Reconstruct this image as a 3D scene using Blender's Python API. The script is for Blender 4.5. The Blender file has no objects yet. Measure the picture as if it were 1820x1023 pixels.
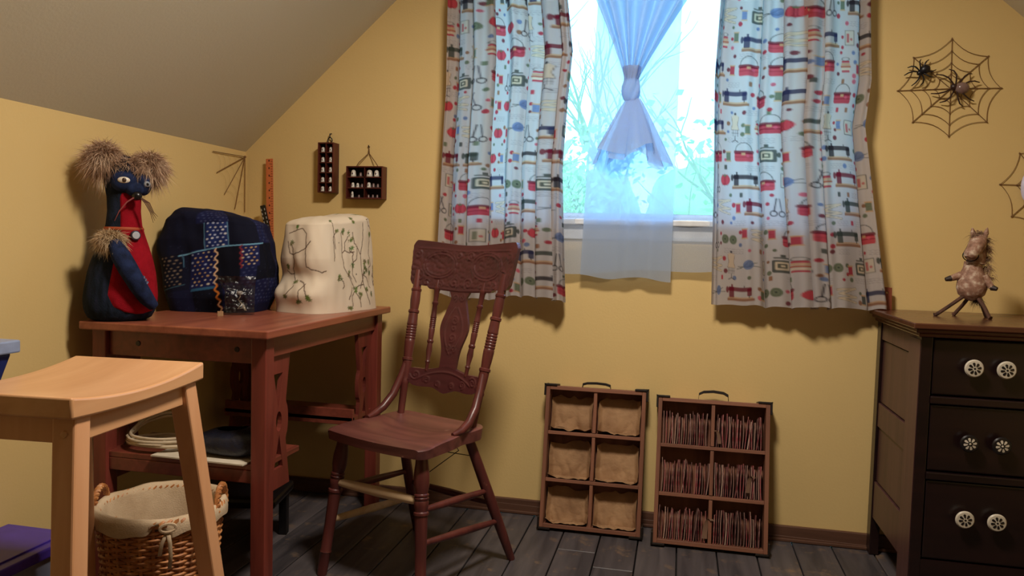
import bpy, math, random
import numpy as np
from mathutils import Vector, Matrix, Euler

random.seed(7)
rng = np.random.default_rng(7)
PI = math.pi
scene = bpy.context.scene
COL = scene.collection

# ------------------------------------------------------------------ camera, sky, lights, exposure
FOCAL_PX, YAW, PITCH, ROLL = 1350.0, math.radians(12.5), math.radians(3.35), 0.026
cam_d = bpy.data.cameras.new('camera')
cam_d.sensor_width = 36.0
cam_d.lens = FOCAL_PX / 1820.0 * 36.0
cam_d.clip_start = 0.02
cam_d.clip_end = 200
cam = bpy.data.objects.new('camera', cam_d)
COL.objects.link(cam)
fwd = Vector((-math.sin(YAW) * math.cos(PITCH), math.cos(YAW) * math.cos(PITCH), -math.sin(PITCH)))
r0 = Vector((math.cos(YAW), math.sin(YAW), 0))
u0 = r0.cross(fwd)
cr = r0 * math.cos(ROLL) + u0 * math.sin(ROLL)
cu = -r0 * math.sin(ROLL) + u0 * math.cos(ROLL)
M = Matrix((cr, cu, -fwd)).transposed().to_4x4()
M.translation = Vector((0, -2.81, 1.03))
cam.matrix_world = M
scene.camera = cam

world = bpy.data.worlds.new('overcast_sky')
scene.world = world
world.use_nodes = True
bg = world.node_tree.nodes['Background']
bg.inputs[0].default_value = (0.27, 0.60, 1.0, 1)
bg.inputs[1].default_value = 8.5

def light(name, kind, loc, target, energy, color, size, size_y=None):
    d = bpy.data.lights.new(name, kind)
    d.energy = energy
    d.color = color
    if kind == 'AREA':
        d.shape = 'DISK' if size_y is None else 'RECTANGLE'
        d.size = size
        if size_y: d.size_y = size_y
    else:
        d.shadow_soft_size = size
    o = bpy.data.objects.new(name, d)
    COL.objects.link(o)
    o.location = loc
    o.rotation_euler = (Vector(target) - Vector(loc)).to_track_quat('-Z', 'Y').to_euler()
    return o
# the ceiling lamp of the attic room, above the frame
light('ceiling_lamp_light', 'AREA', (-0.18, -1.38, 2.25), (-0.18, -1.37, 0), 45.0, (1.0, 0.89, 0.76), 0.32)
portal = light('window_portal', 'AREA', (-0.14, 0.13, 1.6), (-0.14, -1, 1.6), 1.0, (1, 1, 1), 1.36, 1.0)
portal.data.cycles.is_portal = True

scene.view_settings.view_transform = 'Standard'
scene.view_settings.look = 'None'
scene.view_settings.gamma = 1.0
scene.view_settings.use_curve_mapping = False
scene.view_settings.exposure = 0.0

# ------------------------------------------------------------------ mesh helpers
def lin(c):
    out = []
    for v in c[:3]:
        v = v / 255.0
        out.append(v / 12.92 if v <= 0.04045 else ((v + 0.055) / 1.055) ** 2.4)
    return tuple(out) + (1.0,)

def tag(o, label=None, cat=None, group=None, kind=None):
    if label: o['label'] = label
    if cat: o['category'] = cat
    if group: o['group'] = group
    if kind: o['kind'] = kind
    return o

def empty(name, loc=(0, 0, 0), rz=0.0, label=None, cat=None, group=None):
    o = bpy.data.objects.new(name, None)
    COL.objects.link(o)
    o.empty_display_size = 0.05
    o.location = loc
    o.rotation_euler = (0, 0, rz)
    return tag(o, label, cat, group)

def link(name, me, mat=None, parent=None, loc=None, rot=None):
    o = bpy.data.objects.new(name, me)
    COL.objects.link(o)
    if mat is not None and not me.materials: me.materials.append(mat)
    if parent is not None: o.parent = parent
    if loc is not None: o.location = loc
    if rot is not None: o.rotation_euler = rot
    return o

def V(*a): return Vector(a)

class MB:
    def __init__(s):
        s.v = []; s.f = []
    def add(s, vs, fs):
        b = len(s.v)
        s.v.extend([tuple(p) for p in vs])
        s.f.extend([tuple(i + b for i in f) for f in fs])
        return s
    def box(s, x0, x1, y0, y1, z0, z1, M=None):
        vs = [Vector(p) for p in ((x0,y0,z0),(x1,y0,z0),(x1,y1,z0),(x0,y1,z0),(x0,y0,z1),(x1,y0,z1),(x1,y1,z1),(x0,y1,z1))]
        if M is not None: vs = [M @ p for p in vs]
        return s.add(vs, [(0,3,2,1),(4,5,6,7),(0,1,5,4),(1,2,6,5),(2,3,7,6),(3,0,4,7)])
    def beam(s, p0, p1, wx, wy, wx1=None, wy1=None, up=None):
        """square bar between two points, cross section kept horizontal (top and bottom level)"""
        wx1 = wx if wx1 is None else wx1; wy1 = wy if wy1 is None else wy1
        p0 = Vector(p0); p1 = Vector(p1)
        vs = []
        for p, a, b in ((p0, wx, wy), (p1, wx1, wy1)):
            for sx, sy in ((-1,-1),(1,-1),(1,1),(-1,1)):
                vs.append(p + Vector((sx*a/2, sy*b/2, 0)))
        return s.add(vs, [(3,2,1,0),(4,5,6,7),(0,1,5,4),(1,2,6,5),(2,3,7,6),(3,0,4,7)])
    def tube(s, pts, r, n=8, closed=False, flat=1.0, caps=True):
        pts = [Vector(p) for p in pts]; m = len(pts)
        rs = r if hasattr(r, '__len__') else [r] * m
        vs = []; prev = None
        for i, p in enumerate(pts):
            if closed: t = pts[(i+1) % m] - pts[(i-1) % m]
            else: t = pts[min(i+1, m-1)] - pts[max(i-1, 0)]
            if t.length < 1e-9: t = Vector((0,0,1))
            t.normalize()
            if prev is None:
                a = Vector((0,0,1)) if abs(t.z) < 0.9 else Vector((0,1,0))
                nrm = (a - t * a.dot(t)).normalized()
            else:
                nrm = prev - t * prev.dot(t)
                nrm = nrm.normalized() if nrm.length > 1e-6 else prev
            prev = nrm
            bn = t.cross(nrm)
            for k in range(n):
                a = 2*PI*k/n
                vs.append(p + nrm * (math.cos(a) * rs[i]) + bn * (math.sin(a) * rs[i] * flat))
        fs = []
        for i in range(m if closed else m-1):
            for k in range(n):
                a = i*n+k; b = i*n+(k+1) % n; c = ((i+1) % m)*n+(k+1) % n; d = ((i+1) % m)*n+k
                fs.append((a, b, c, d))
        if not closed and caps:
            fs.append(tuple(range(n-1, -1, -1)))
            fs.append(tuple((m-1)*n+k for k in range(n)))
        return s.add(vs, fs)
    def turn(s, p0, p1, prof, n=16):
        """lathe along p0->p1; prof = [(t, radius)]"""
        p0 = Vector(p0); p1 = Vector(p1)
        return s.tube_ax([p0.lerp(p1, t) for t, r in prof], (p1-p0).normalized(), [r for t, r in prof], n)
    def tube_ax(s, pts, ax, rs, n):
        a = Vector((1,0,0)) if abs(ax.x) < 0.9 else Vector((0,1,0))
        nr = (a - ax*a.dot(ax)).normalized(); bn = ax.cross(nr)
        vs = []
        for p, r in zip(pts, rs):
            for k in range(n):
                t = 2*PI*k/n
                vs.append(p + nr*(r*math.cos(t)) + bn*(r*math.sin(t)))
        m = len(pts)
        fs = [(i*n+k, i*n+(k+1)%n, (i+1)*n+(k+1)%n, (i+1)*n+k) for i in range(m-1) for k in range(n)]
        fs.append(tuple(range(n-1,-1,-1))); fs.append(tuple((m-1)*n+k for k in range(n)))
        return s.add(vs, fs)
    def prism(s, outline, t0, t1, mapf, holes=()):
        """extruded outline (concave ok, holes ok) between depths t0, t1; mapf(a,b,t)->xyz"""
        from mathutils.geometry import tessellate_polygon
        loops = [list(outline)] + [list(h) for h in holes]
        tris = tessellate_polygon([[Vector((a,b,0)) for a,b in L] for L in loops])
        flat = [p for L in loops for p in L]; n = len(flat)
        vs = [mapf(a,b,t0) for a,b in flat] + [mapf(a,b,t1) for a,b in flat]
        fs = []
        for t in tris:
            fs.append(tuple(t)); fs.append(tuple(i+n for i in reversed(t)))
        o = 0
        for L in loops:
            k = len(L)
            for i in range(k):
                j = (i+1) % k
                fs.append((o+i, o+j, o+j+n, o+i+n))
            o += k
        return s.add(vs, fs)
    def ball(s, c, r, nu=16, nv=10, M=None):
        r = r if hasattr(r, '__len__') else (r,r,r)
        vs = []; fs = []
        for j in range(nv+1):
            ph = PI*j/nv
            for i in range(nu):
                th = 2*PI*i/nu
                p = Vector((r[0]*math.sin(ph)*math.cos(th), r[1]*math.sin(ph)*math.sin(th), r[2]*math.cos(ph)))
                if M is not None: p = M @ p
                vs.append(p + Vector(c))
        for j in range(nv):
            for i in range(nu):
                fs.append((j*nu+i, (j+1)*nu+i, (j+1)*nu+(i+1)%nu, j*nu+(i+1)%nu))
        return s.add(vs, fs)
    def build(s, name, mat, parent=None, smooth=True, bevel=0.0, loc=None, rot=None, seg=2, angle=0.7):
        me = bpy.data.meshes.new(name)
        me.from_pydata(s.v, [], s.f)
        finish(me, smooth, angle)
        o = link(name, me, mat, parent, loc, rot)
        if bevel > 0:
            md = o.modifiers.new('bevel', 'BEVEL'); md.width = bevel; md.segments = seg
            md.limit_method = 'ANGLE'; md.angle_limit = math.radians(40)
        return o

def finish(me, smooth=True, angle=0.7):
    import bmesh
    bm = bmesh.new(); bm.from_mesh(me)
    bmesh.ops.remove_doubles(bm, verts=bm.verts, dist=1e-6)
    bmesh.ops.recalc_face_normals(bm, faces=bm.faces)
    bm.to_mesh(me); bm.free()
    if smooth:
        me.shade_smooth()
        me.set_sharp_from_angle(angle=angle)
    me.update()

def grid_mesh(name, P, wrap_u=False, colors=None):
    """P: array (nv, nu, 3); a smooth grid surface, optional per-vertex colours (linear)"""
    nv, nu = P.shape[:2]
    me = bpy.data.meshes.new(name)
    idx = np.arange(nv*nu).reshape(nv, nu)
    if wrap_u:
        a = idx[:-1]; b = np.roll(idx, -1, axis=1)[:-1]; c = np.roll(idx, -1, axis=1)[1:]; d = idx[1:]
    else:
        a = idx[:-1,:-1]; b = idx[:-1,1:]; c = idx[1:,1:]; d = idx[1:,:-1]
    q = np.stack([a, b, c, d], -1).reshape(-1, 4)
    me.vertices.add(nv*nu)
    me.vertices.foreach_set('co', P.reshape(-1).astype(np.float32))
    me.loops.add(q.size)
    me.loops.foreach_set('vertex_index', q.reshape(-1).astype(np.int32))
    me.polygons.add(len(q))
    me.polygons.foreach_set('loop_start', np.arange(0, q.size, 4, dtype=np.int32))
    me.update(calc_edges=True)
    if colors is not None:
        at = me.color_attributes.new('print', 'FLOAT_COLOR', 'POINT')
        c4 = np.ones((nv*nu, 4), np.float32); c4[:, :3] = colors.reshape(-1, 3)
        at.data.foreach_set('color', c4.reshape(-1))
    me.shade_smooth()
    return me

def slab(name, nu, nv, fx, front, back, mat, parent=None):
    """board with a shaped outline: fx(s,t)->(x,z) arrays, front/back(s,t,x,z)->y arrays"""
    s_, t_ = np.meshgrid(np.linspace(-1, 1, nu), np.linspace(0, 1, nv))
    x, z = fx(s_, t_)
    A = np.stack([x, front(s_, t_, x, z), z], -1); B = np.stack([x, back(s_, t_, x, z), z], -1)
    n = nu*nv
    vs = np.concatenate([A.reshape(-1,3), B.reshape(-1,3)])
    fs = []
    for j in range(nv-1):
        for i in range(nu-1):
            a = j*nu+i
            fs.append((a, a+1, a+nu+1, a+nu)); fs.append((n+a+nu, n+a+nu+1, n+a+1, n+a))
    rim = [i for i in range(nu)] + [j*nu+nu-1 for j in range(1, nv)] + [(nv-1)*nu+i for i in range(nu-2, -1, -1)] + [j*nu for j in range(nv-2, 0, -1)]
    for i in range(len(rim)):
        a = rim[i]; b = rim[(i+1) % len(rim)]
        fs.append((b, a, a+n, b+n))
    me = bpy.data.meshes.new(name); me.from_pydata(vs.tolist(), [], fs)
    finish(me, True, 0.9)
    return link(name, me, mat, parent)

def wob(p, freq, seed, octaves=3):
    """smooth vector-noise from random sinusoids; p (...,k) -> (...)"""
    r = np.random.default_rng(seed)
    out = 0; amp = 1.0; k = p.shape[-1]
    for o in range(octaves):
        for _ in range(5):
            d = r.normal(size=k); d /= np.linalg.norm(d)
            out = out + amp * np.sin((p @ d) * freq * r.uniform(.6, 1.4) + r.uniform(0, 6.28)) / 2.2
        freq *= 2.1; amp *= .5
    return out

def seg_dist(x, z, pts):
    d = np.full(np.shape(x), 9.0)
    for (a, b), (c, e) in zip(pts[:-1], pts[1:]):
        vx, vz = c-a, e-b; L = vx*vx+vz*vz+1e-12
        t = np.clip(((x-a)*vx+(z-b)*vz)/L, 0, 1)
        d = np.minimum(d, np.hypot(x-a-t*vx, z-b-t*vz))
    return d

def fur(name, roots, normals, length, width, mat, parent, droop=.5, seed=1, jitter=.5):
    r = np.random.default_rng(seed)
    vs = []; fs = []
    for p, nrm in zip(roots, normals):
        p = Vector(p); d = Vector(nrm) + Vector(r.normal(size=3)*jitter); d.normalize()
        L = length*r.uniform(.5, 1.25)
        side = d.cross(Vector(r.normal(size=3))).normalized()*width
        g = Vector((0, 0, -droop))
        bend = Vector(r.normal(size=3))*.35
        b = len(vs)
        for k, (t, w) in enumerate(((0, 1), (.35, .85), (.7, .55))):
            q = p + d*(L*t) + (g+bend)*(L*t*t*.6)
            vs += [q - side*w, q + side*w]
        vs.append(p + d*L + (g+bend)*(L*.6))
        fs += [(b, b+1, b+3, b+2), (b+2, b+3, b+5, b+4), (b+4, b+5, b+6)]
    me = bpy.data.meshes.new(name); me.from_pydata([tuple(v) for v in vs], [], fs); me.shade_smooth()
    o = link(name, me, mat, parent); o['kind'] = 'stuff'
    return o

# ------------------------------------------------------------------ material helpers
MATS = {}
def newmat(name):
    m = bpy.data.materials.new(name); m.use_nodes = True
    nt = m.node_tree
    return m, nt, nt.nodes['Principled BSDF']

def node(nt, typ, **kw):
    n = nt.nodes.new(typ)
    for k, v in kw.items():
        if k.startswith('i_'):
            n.inputs[k[2:].replace('_', ' ')].default_value = v
        else: setattr(n, k, v)
    return n

def ramp(nt, stops):
    n = nt.nodes.new('ShaderNodeValToRGB')
    e = n.color_ramp.elements
    while len(e) > len(stops): e.remove(e[-1])
    while len(e) < len(stops): e.new(0.5)
    for el, (p, c) in zip(e, stops): el.position = p; el.color = c
    return n

def noise_mat(name, cols, scale=(1,1,1), nscale=8.0, detail=5, rough=.6, bump=0.0, bscale=None, spec=.5, coord='Object', dist=0.0, coat=0.0, sheen=0.0):
    """base colour from a noise between given sRGB colours; fine relief from a second noise"""
    m, nt, b = newmat(name)
    tc = node(nt, 'ShaderNodeTexCoord'); mp = node(nt, 'ShaderNodeMapping')
    mp.inputs['Scale'].default_value = scale
    nt.links.new(tc.outputs[coord], mp.inputs['Vector'])
    nz = node(nt, 'ShaderNodeTexNoise', i_Scale=nscale, i_Detail=detail, i_Distortion=dist)
    nt.links.new(mp.outputs[0], nz.inputs['Vector'])
    k = len(cols)
    st = [(0.3 + 0.4*i/max(1, k-1), lin(c)) for i, c in enumerate(cols)]
    rp = ramp(nt, st)
    nt.links.new(nz.outputs[0], rp.inputs[0]); nt.links.new(rp.outputs[0], b.inputs['Base Color'])
    b.inputs['Roughness'].default_value = rough
    b.inputs['Specular IOR Level'].default_value = spec
    if coat: b.inputs['Coat Weight'].default_value = coat; b.inputs['Coat Roughness'].default_value = .325
    if sheen: b.inputs['Sheen Weight'].default_value = sheen
    if bump:
        n2 = node(nt, 'ShaderNodeTexNoise', i_Scale=bscale or nscale*2, i_Detail=6.0)
        nt.links.new(mp.outputs[0], n2.inputs['Vector'])
        bp = node(nt, 'ShaderNodeBump', i_Strength=bump, i_Distance=.01)
        nt.links.new(n2.outputs[0], bp.inputs['Height']); nt.links.new(bp.outputs[0], b.inputs['Normal'])
    MATS[name] = m
    return m

def wood(name, dark, light_, axis='Z', rough=.45, grain=30.0, spec=.4, bump=.15, coat=0.0, stretch=12.0, wear=None):
    m, nt, b = newmat(name)
    tc = node(nt, 'ShaderNodeTexCoord'); mp = node(nt, 'ShaderNodeMapping')
    s = [1.0, 1.0, 1.0]; s['XYZ'.index(axis)] = 1.0/stretch
    mp.inputs['Scale'].default_value = s
    nt.links.new(tc.outputs['Object'], mp.inputs['Vector'])
    oi = node(nt, 'ShaderNodeObjectInfo')
    ad = node(nt, 'ShaderNodeVectorMath', operation='ADD')
    cx = node(nt, 'ShaderNodeCombineXYZ')
    mu = node(nt, 'ShaderNodeMath', operation='MULTIPLY'); mu.inputs[1].default_value = 7.0
    nt.links.new(oi.outputs['Random'], mu.inputs[0])
    for i in range(3): nt.links.new(mu.outputs[0], cx.inputs[i])
    nt.links.new(mp.outputs[0], ad.inputs[0]); nt.links.new(cx.outputs[0], ad.inputs[1])
    n1 = node(nt, 'ShaderNodeTexNoise', i_Scale=grain, i_Detail=6.0, i_Distortion=.6)
    n2 = node(nt, 'ShaderNodeTexNoise', i_Scale=grain*.18, i_Detail=3.0, i_Distortion=1.2)
    for n in (n1, n2): nt.links.new(ad.outputs[0], n.inputs['Vector'])
    mx = node(nt, 'ShaderNodeMix', data_type='FLOAT'); mx.inputs[0].default_value = .45
    nt.links.new(n1.outputs[0], mx.inputs[2]); nt.links.new(n2.outputs[0], mx.inputs[3])
    st = [(.32, lin(dark)), (.68, lin(light_))]
    rp = ramp(nt, st)
    nt.links.new(mx.outputs[0], rp.inputs[0])
    out = rp.outputs[0]
    if wear:
        n3 = node(nt, 'ShaderNodeTexNoise', i_Scale=wear[1], i_Detail=7.0, i_Roughness=.7)
        nt.links.new(tc.outputs['Object'], n3.inputs['Vector'])
        r3 = ramp(nt, [(wear[2], (0,0,0,1)), (wear[2]+.12, (1,1,1,1))])
        nt.links.new(n3.outputs[0], r3.inputs[0])
        mc = node(nt, 'ShaderNodeMix', data_type='RGBA')
        nt.links.new(r3.outputs[0], mc.inputs[0]); nt.links.new(out, mc.inputs[6]); mc.inputs[7].default_value = lin(wear[0])
        out = mc.outputs[2]
    nt.links.new(out, b.inputs['Base Color'])
    b.inputs['Roughness'].default_value = rough
    b.inputs['Specular IOR Level'].default_value = spec
    if coat: b.inputs['Coat Weight'].default_value = coat; b.inputs['Coat Roughness'].default_value = .32
    bp = node(nt, 'ShaderNodeBump', i_Strength=bump, i_Distance=.004)
    nt.links.new(n1.outputs[0], bp.inputs['Height']); nt.links.new(bp.outputs[0], b.inputs['Normal'])
    MATS[name] = m
    return m

def plain(name, col, rough=.6, metal=0.0, spec=.5, bump=0.0, bscale=200.0):
    c = [int(v*.9) for v in col]
    m = noise_mat(name, [c, col], nscale=25.0, rough=rough, spec=spec, bump=bump, bscale=bscale)
    m.node_tree.nodes['Principled BSDF'].inputs['Metallic'].default_value = metal
    return m

def printed(name, rough=.85, translucent=0.0, weave=900.0):
    """cloth whose print sits in the 'print' colour attribute"""
    m, nt, b = newmat(name)
    at = node(nt, 'ShaderNodeVertexColor', layer_name='print')
    nt.links.new(at.outputs[0], b.inputs['Base Color'])
    b.inputs['Roughness'].default_value = rough
    b.inputs['Specular IOR Level'].default_value = .15
    tc = node(nt, 'ShaderNodeTexCoord')
    nz = node(nt, 'ShaderNodeTexNoise', i_Scale=weave, i_Detail=2.0)
    nt.links.new(tc.outputs['Object'], nz.inputs['Vector'])
    bp = node(nt, 'ShaderNodeBump', i_Strength=.12, i_Distance=.002)
    nt.links.new(nz.outputs[0], bp.inputs['Height']); nt.links.new(bp.outputs[0], b.inputs['Normal'])
    if translucent:
        tr = node(nt, 'ShaderNodeBsdfTranslucent'); mx = node(nt, 'ShaderNodeMixShader'); mx.inputs[0].default_value = translucent
        nt.links.new(at.outputs[0], tr.inputs[0])
        nt.links.new(b.outputs[0], mx.inputs[1]); nt.links.new(tr.outputs[0], mx.inputs[2])
        nt.links.new(mx.outputs[0], nt.nodes['Material Output'].inputs[0])
    MATS[name] = m
    return m

def sheer(name, transp, col=(235, 240, 248), back=.5):
    m, nt, b = newmat(name)
    nt.nodes.remove(b)
    tc = node(nt, 'ShaderNodeTexCoord')
    nz = node(nt, 'ShaderNodeTexNoise', i_Scale=600.0, i_Detail=2.0)
    nt.links.new(tc.outputs['Object'], nz.inputs['Vector'])
    mr = node(nt, 'ShaderNodeMapRange'); mr.inputs[3].default_value = transp*.85; mr.inputs[4].default_value = transp*1.15
    nt.links.new(nz.outputs[0], mr.inputs[0])
    tp = node(nt, 'ShaderNodeBsdfTransparent'); tr = node(nt, 'ShaderNodeBsdfTranslucent'); df = node(nt, 'ShaderNodeBsdfDiffuse')
    tr.inputs[0].default_value = lin(col); df.inputs[0].default_value = lin(col)
    m1 = node(nt, 'ShaderNodeMixShader'); m1.inputs[0].default_value = 1-back
    nt.links.new(tr.outputs[0], m1.inputs[1]); nt.links.new(df.outputs[0], m1.inputs[2])
    m2 = node(nt, 'ShaderNodeMixShader')
    nt.links.new(mr.outputs[0], m2.inputs[0]); nt.links.new(m1.outputs[0], m2.inputs[1]); nt.links.new(tp.outputs[0], m2.inputs[2])
    nt.links.new(m2.outputs[0], nt.nodes['Material Output'].inputs[0])
    MATS[name] = m
    return m

def clear(name, tint=(1, 1, 1), gloss=.06, rough=.02):
    m, nt, b = newmat(name)
    nt.nodes.remove(b)
    tp = node(nt, 'ShaderNodeBsdfTransparent'); gl = node(nt, 'ShaderNodeBsdfGlossy')
    tp.inputs[0].default_value = tuple(tint)+(1,); gl.inputs['Roughness'].default_value = rough
    lw = node(nt, 'ShaderNodeLayerWeight'); lw.inputs[0].default_value = .3
    mr = node(nt, 'ShaderNodeMapRange'); mr.inputs[3].default_value = gloss; mr.inputs[4].default_value = .7
    nt.links.new(lw.outputs['Fresnel'], mr.inputs[0])
    mx = node(nt, 'ShaderNodeMixShader')
    nt.links.new(mr.outputs[0], mx.inputs[0]); nt.links.new(tp.outputs[0], mx.inputs[1]); nt.links.new(gl.outputs[0], mx.inputs[2])
    nt.links.new(mx.outputs[0], nt.nodes['Material Output'].inputs[0])
    MATS[name] = m
    return m

# ------------------------------------------------------------------ materials
wall_m = noise_mat('yellow_wall_paint', [(215, 185, 124), (220, 190, 129)], nscale=1.5, rough=.75, bump=.05, bscale=120.0, spec=.25)
ceil_m = noise_mat('ceiling_paint', [(206, 196, 170), (211, 201, 175)], nscale=1.2, rough=.8, bump=.05, bscale=120.0, spec=.2)
plank_m = wood('worn_floor_plank', (42, 39, 43), (90, 83, 84), axis='Y', rough=.5, grain=26.0, stretch=10.0, wear=((118, 96, 76), 7.0, .56), bump=.3)
gap_m = plain('floor_gap', (14, 10, 9), rough=.9)
base_m = wood('baseboard_wood', (66, 42, 32), (110, 76, 58), axis='X', rough=.5, grain=30)
desk_m = wood('desk_oak', (92, 40, 30), (138, 68, 52), axis='Y', rough=.4, grain=34, coat=.5)
deskv_m = wood('desk_oak_upright', (88, 36, 30), (132, 60, 48), axis='Z', rough=.4, grain=34, coat=.25)
chair_m = wood('chair_wood', (52, 22, 25), (88, 41, 42), axis='X', rough=.4, grain=30, coat=.5, wear=((150, 92, 70), 22.0, .66))
chairv_m = wood('chair_wood_turned', (62, 27, 25), (104, 50, 44), axis='Z', rough=.36, grain=30, coat=.15, wear=((160, 100, 76), 25.0, .66))
chairw_m = wood('chair_worn_rung', (176, 146, 112), (214, 188, 150), axis='X', rough=.6, grain=20, wear=((80, 40, 30), 35.0, .62))
stool_m = wood('stool_beech', (200, 146, 100), (224, 174, 128), axis='Y', rough=.34, grain=26, coat=.2, bump=.05)
stoolv_m = wood('stool_beech_leg', (200, 142, 98), (222, 168, 124), axis='Z', rough=.36, grain=26, coat=.2, bump=.05)
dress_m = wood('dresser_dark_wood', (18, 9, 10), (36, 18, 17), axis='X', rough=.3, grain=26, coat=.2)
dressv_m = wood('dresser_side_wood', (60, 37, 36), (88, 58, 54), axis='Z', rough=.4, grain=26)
crate_m = wood('crate_wood', (98, 60, 44), (146, 96, 72), axis='X', rough=.6, grain=26)
cratev_m = wood('crate_wood_upright', (98, 60, 44), (146, 96, 72), axis='Z', rough=.6, grain=26)
rackw_m = wood('rack_mahogany', (54, 18, 14), (92, 36, 26), axis='Z', rough=.4, grain=30)
rackb_m = plain('rack_back', (30, 20, 22), rough=.8)
iron_m = plain('black_iron', (44, 36, 32), rough=.5, metal=.6)
wire_m = plain('rusty_wire', (92, 58, 34), rough=.6, metal=.3)
web_m = plain('web_twine', (126, 90, 50), rough=.8)
white_trim_m = plain('window_paint', (228, 232, 236), rough=.4)
glass_m = clear('window_glass', (.96, 1, 1))
plastic_m = clear('clear_plastic', (.78, .76, .72), gloss=.02, rough=.3)

# ------------------------------------------------------------------ the room shell
XL, XR, YF, KNEE, SL, TOP = -1.749, 1.532, -7.0, 1.374, 0.902, 2.40
xa = XL + (TOP-KNEE)/SL; xb = XR - (TOP-KNEE)/SL

# window opening
WX0, WX1, WZ0, WZ1 = -0.80, 0.52, 1.128, 2.08
TH = 0.14
mb = MB()
def gable(y):
    return [(XL, y, 0), (XR, y, 0), (XR, y, KNEE), (xb, y, TOP), (xa, y, TOP), (XL, y, KNEE)]
def wall_with_hole(y0, y1, hole):
    out = [(XL-.0, 0), (XR, 0), (XR, KNEE), (xb, TOP), (xa, TOP), (XL, KNEE)]
    m = MB(); m.prism(out, y0, y1, lambda a, b, t: (a, t, b), holes=[hole] if hole else [])
    return m
o = wall_with_hole(0.0, TH, [(WX0, WZ0), (WX0, WZ1), (WX1, WZ1), (WX1, WZ0)]).build('wall_back', wall_m, smooth=False); tag(o, kind='structure')
o = wall_with_hole(YF-.05, YF, None).build('wall_front', wall_m, smooth=False); tag(o, kind='structure')
o = MB().box(XL-.1, XL, YF, TH, 0, KNEE).build('wall_left', wall_m, smooth=False); tag(o, kind='structure')
o = MB().box(XR, XR+.1, YF, TH, 0, KNEE).build('wall_right', wall_m, smooth=False); tag(o, kind='structure')
mb = MB()
prof = [(XL-.1, KNEE), (XL, KNEE), (xa, TOP), (xb, TOP), (XR, KNEE), (XR+.1, KNEE), (XR+.1, KNEE+.02), (xb+.03, TOP+.1), (xa-.03, TOP+.1), (XL-.1, KNEE+.02)]
mb.prism(prof, YF-.05, TH, lambda a, b, t: (a, t, b))
o = mb.build('ceiling', ceil_m, smooth=False); tag(o, kind='structure')

floor = MB().box(XL-.05, XR+.05, YF, TH, -.08, -.024).build('floor', gap_m, smooth=False); tag(floor, kind='structure')
PW = 0.1325
x = 0.154 - PW*15
k = 0
jr = random.Random(3)
while x < XR:
    x0 = max(x, XL-.02)+.0022; x1 = min(x+PW, XR+.02)-.0022
    if x1 > x0+.01:
        ys = [YF]
        if abs(x0+.252) < .06: ys += [-4.4, -2.1, -.42]       # butt joint in front of the left crate
        elif abs(x0+.384) < .06: ys += [-4.8, -1.7, -.305]
        else:
            c = jr.uniform(-3.4, -1.2); ys += [-4.6, c]
        ys.append(.0)
        for a, b in zip(ys[:-1], ys[1:]):
            h = jr.uniform(-.0015, 0)
            m = MB().box(-(x1-x0)/2, (x1-x0)/2, -(b-a)/2+.0012, (b-a)/2-.0012, -.024, h)
            m.build('plank', plank_m, floor, smooth=False, bevel=.0018, seg=1, loc=((x0+x1)/2, (a+b)/2, 0))
    x += PW; k += 1

def baseboard(name, p0, p1, hgt=.055, th=.014):
    m = MB()
    d = (Vector(p1)-Vector(p0)); L = d.length
    m.box(0, L, -th, 0, 0, hgt)
    m.box(0, L, -th-.007, -th, 0, .012)
    o = m.build(name, base_m, smooth=False, bevel=.003, loc=p0, rot=(0, 0, math.atan2(d.y, d.x)))
    return tag(o, kind='structure')
baseboard('baseboard_back', (XL+.016, 0, 0), (XR-.016, 0, 0))
baseboard('baseboard_left', (XL, YF, 0), (XL, 0, 0))
baseboard('baseboard_right', (XR, 0, 0), (XR, YF, 0))

# window: frame, sill, sashes, panes
win = MB()
def frame_ring(m, x0, x1, z0, z1, w, y0, y1):
    m.box(x0, x1, y0, y1, z0, z0+w); m.box(x0, x1, y0, y1, z1-w, z1)
    m.box(x0, x0+w, y0, y1, z0+w, z1-w); m.box(x1-w, x1, y0, y1, z0+w, z1-w)
frame_ring(win, WX0, WX1, WZ0, WZ1, .012, .05, .13)
window = win.build('window_1', white_trim_m, smooth=False, bevel=.002); tag(window, kind='structure')
s_ = MB(); frame_ring(s_, WX0+.012, WX1-.012, WZ0+.012, WZ1-.012, .012, .075, .105)
s_.build('sash', white_trim_m, window, smooth=False, bevel=.002)
MB().box(WX0+.02, WX1-.02, .088, .092, WZ0+.02, WZ1-.02).build('pane', glass_m, window, smooth=False)
MB().box(WX0-.03, WX1+.03, -.035, .05, WZ0-.022, WZ0).build('window_sill', white_trim_m, window, smooth=False, bevel=.004)
MB().box(WX0-.02, WX1+.02, -.012, 0, WZ0-.075, WZ0-.022).build('apron', white_trim_m, window, smooth=False, bevel=.003)

# ------------------------------------------------------------------ outside: trees and hedge beyond the window
bark_m = noise_mat('pale_bark', [(110, 124, 62), (134, 148, 78)], nscale=6, rough=.9)
leaf_m = noise_mat('pale_spring_leaf', [(132, 168, 88), (158, 194, 108)], nscale=2, rough=.8)
grass_m = noise_mat('lawn', [(110, 170, 120), (140, 195, 140)], nscale=3, rough=.9)
lawn = MB().box(-40, 40, 2, 60, -3.3, -3.2).build('ground', grass_m, smooth=False); tag(lawn, kind='structure')

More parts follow.
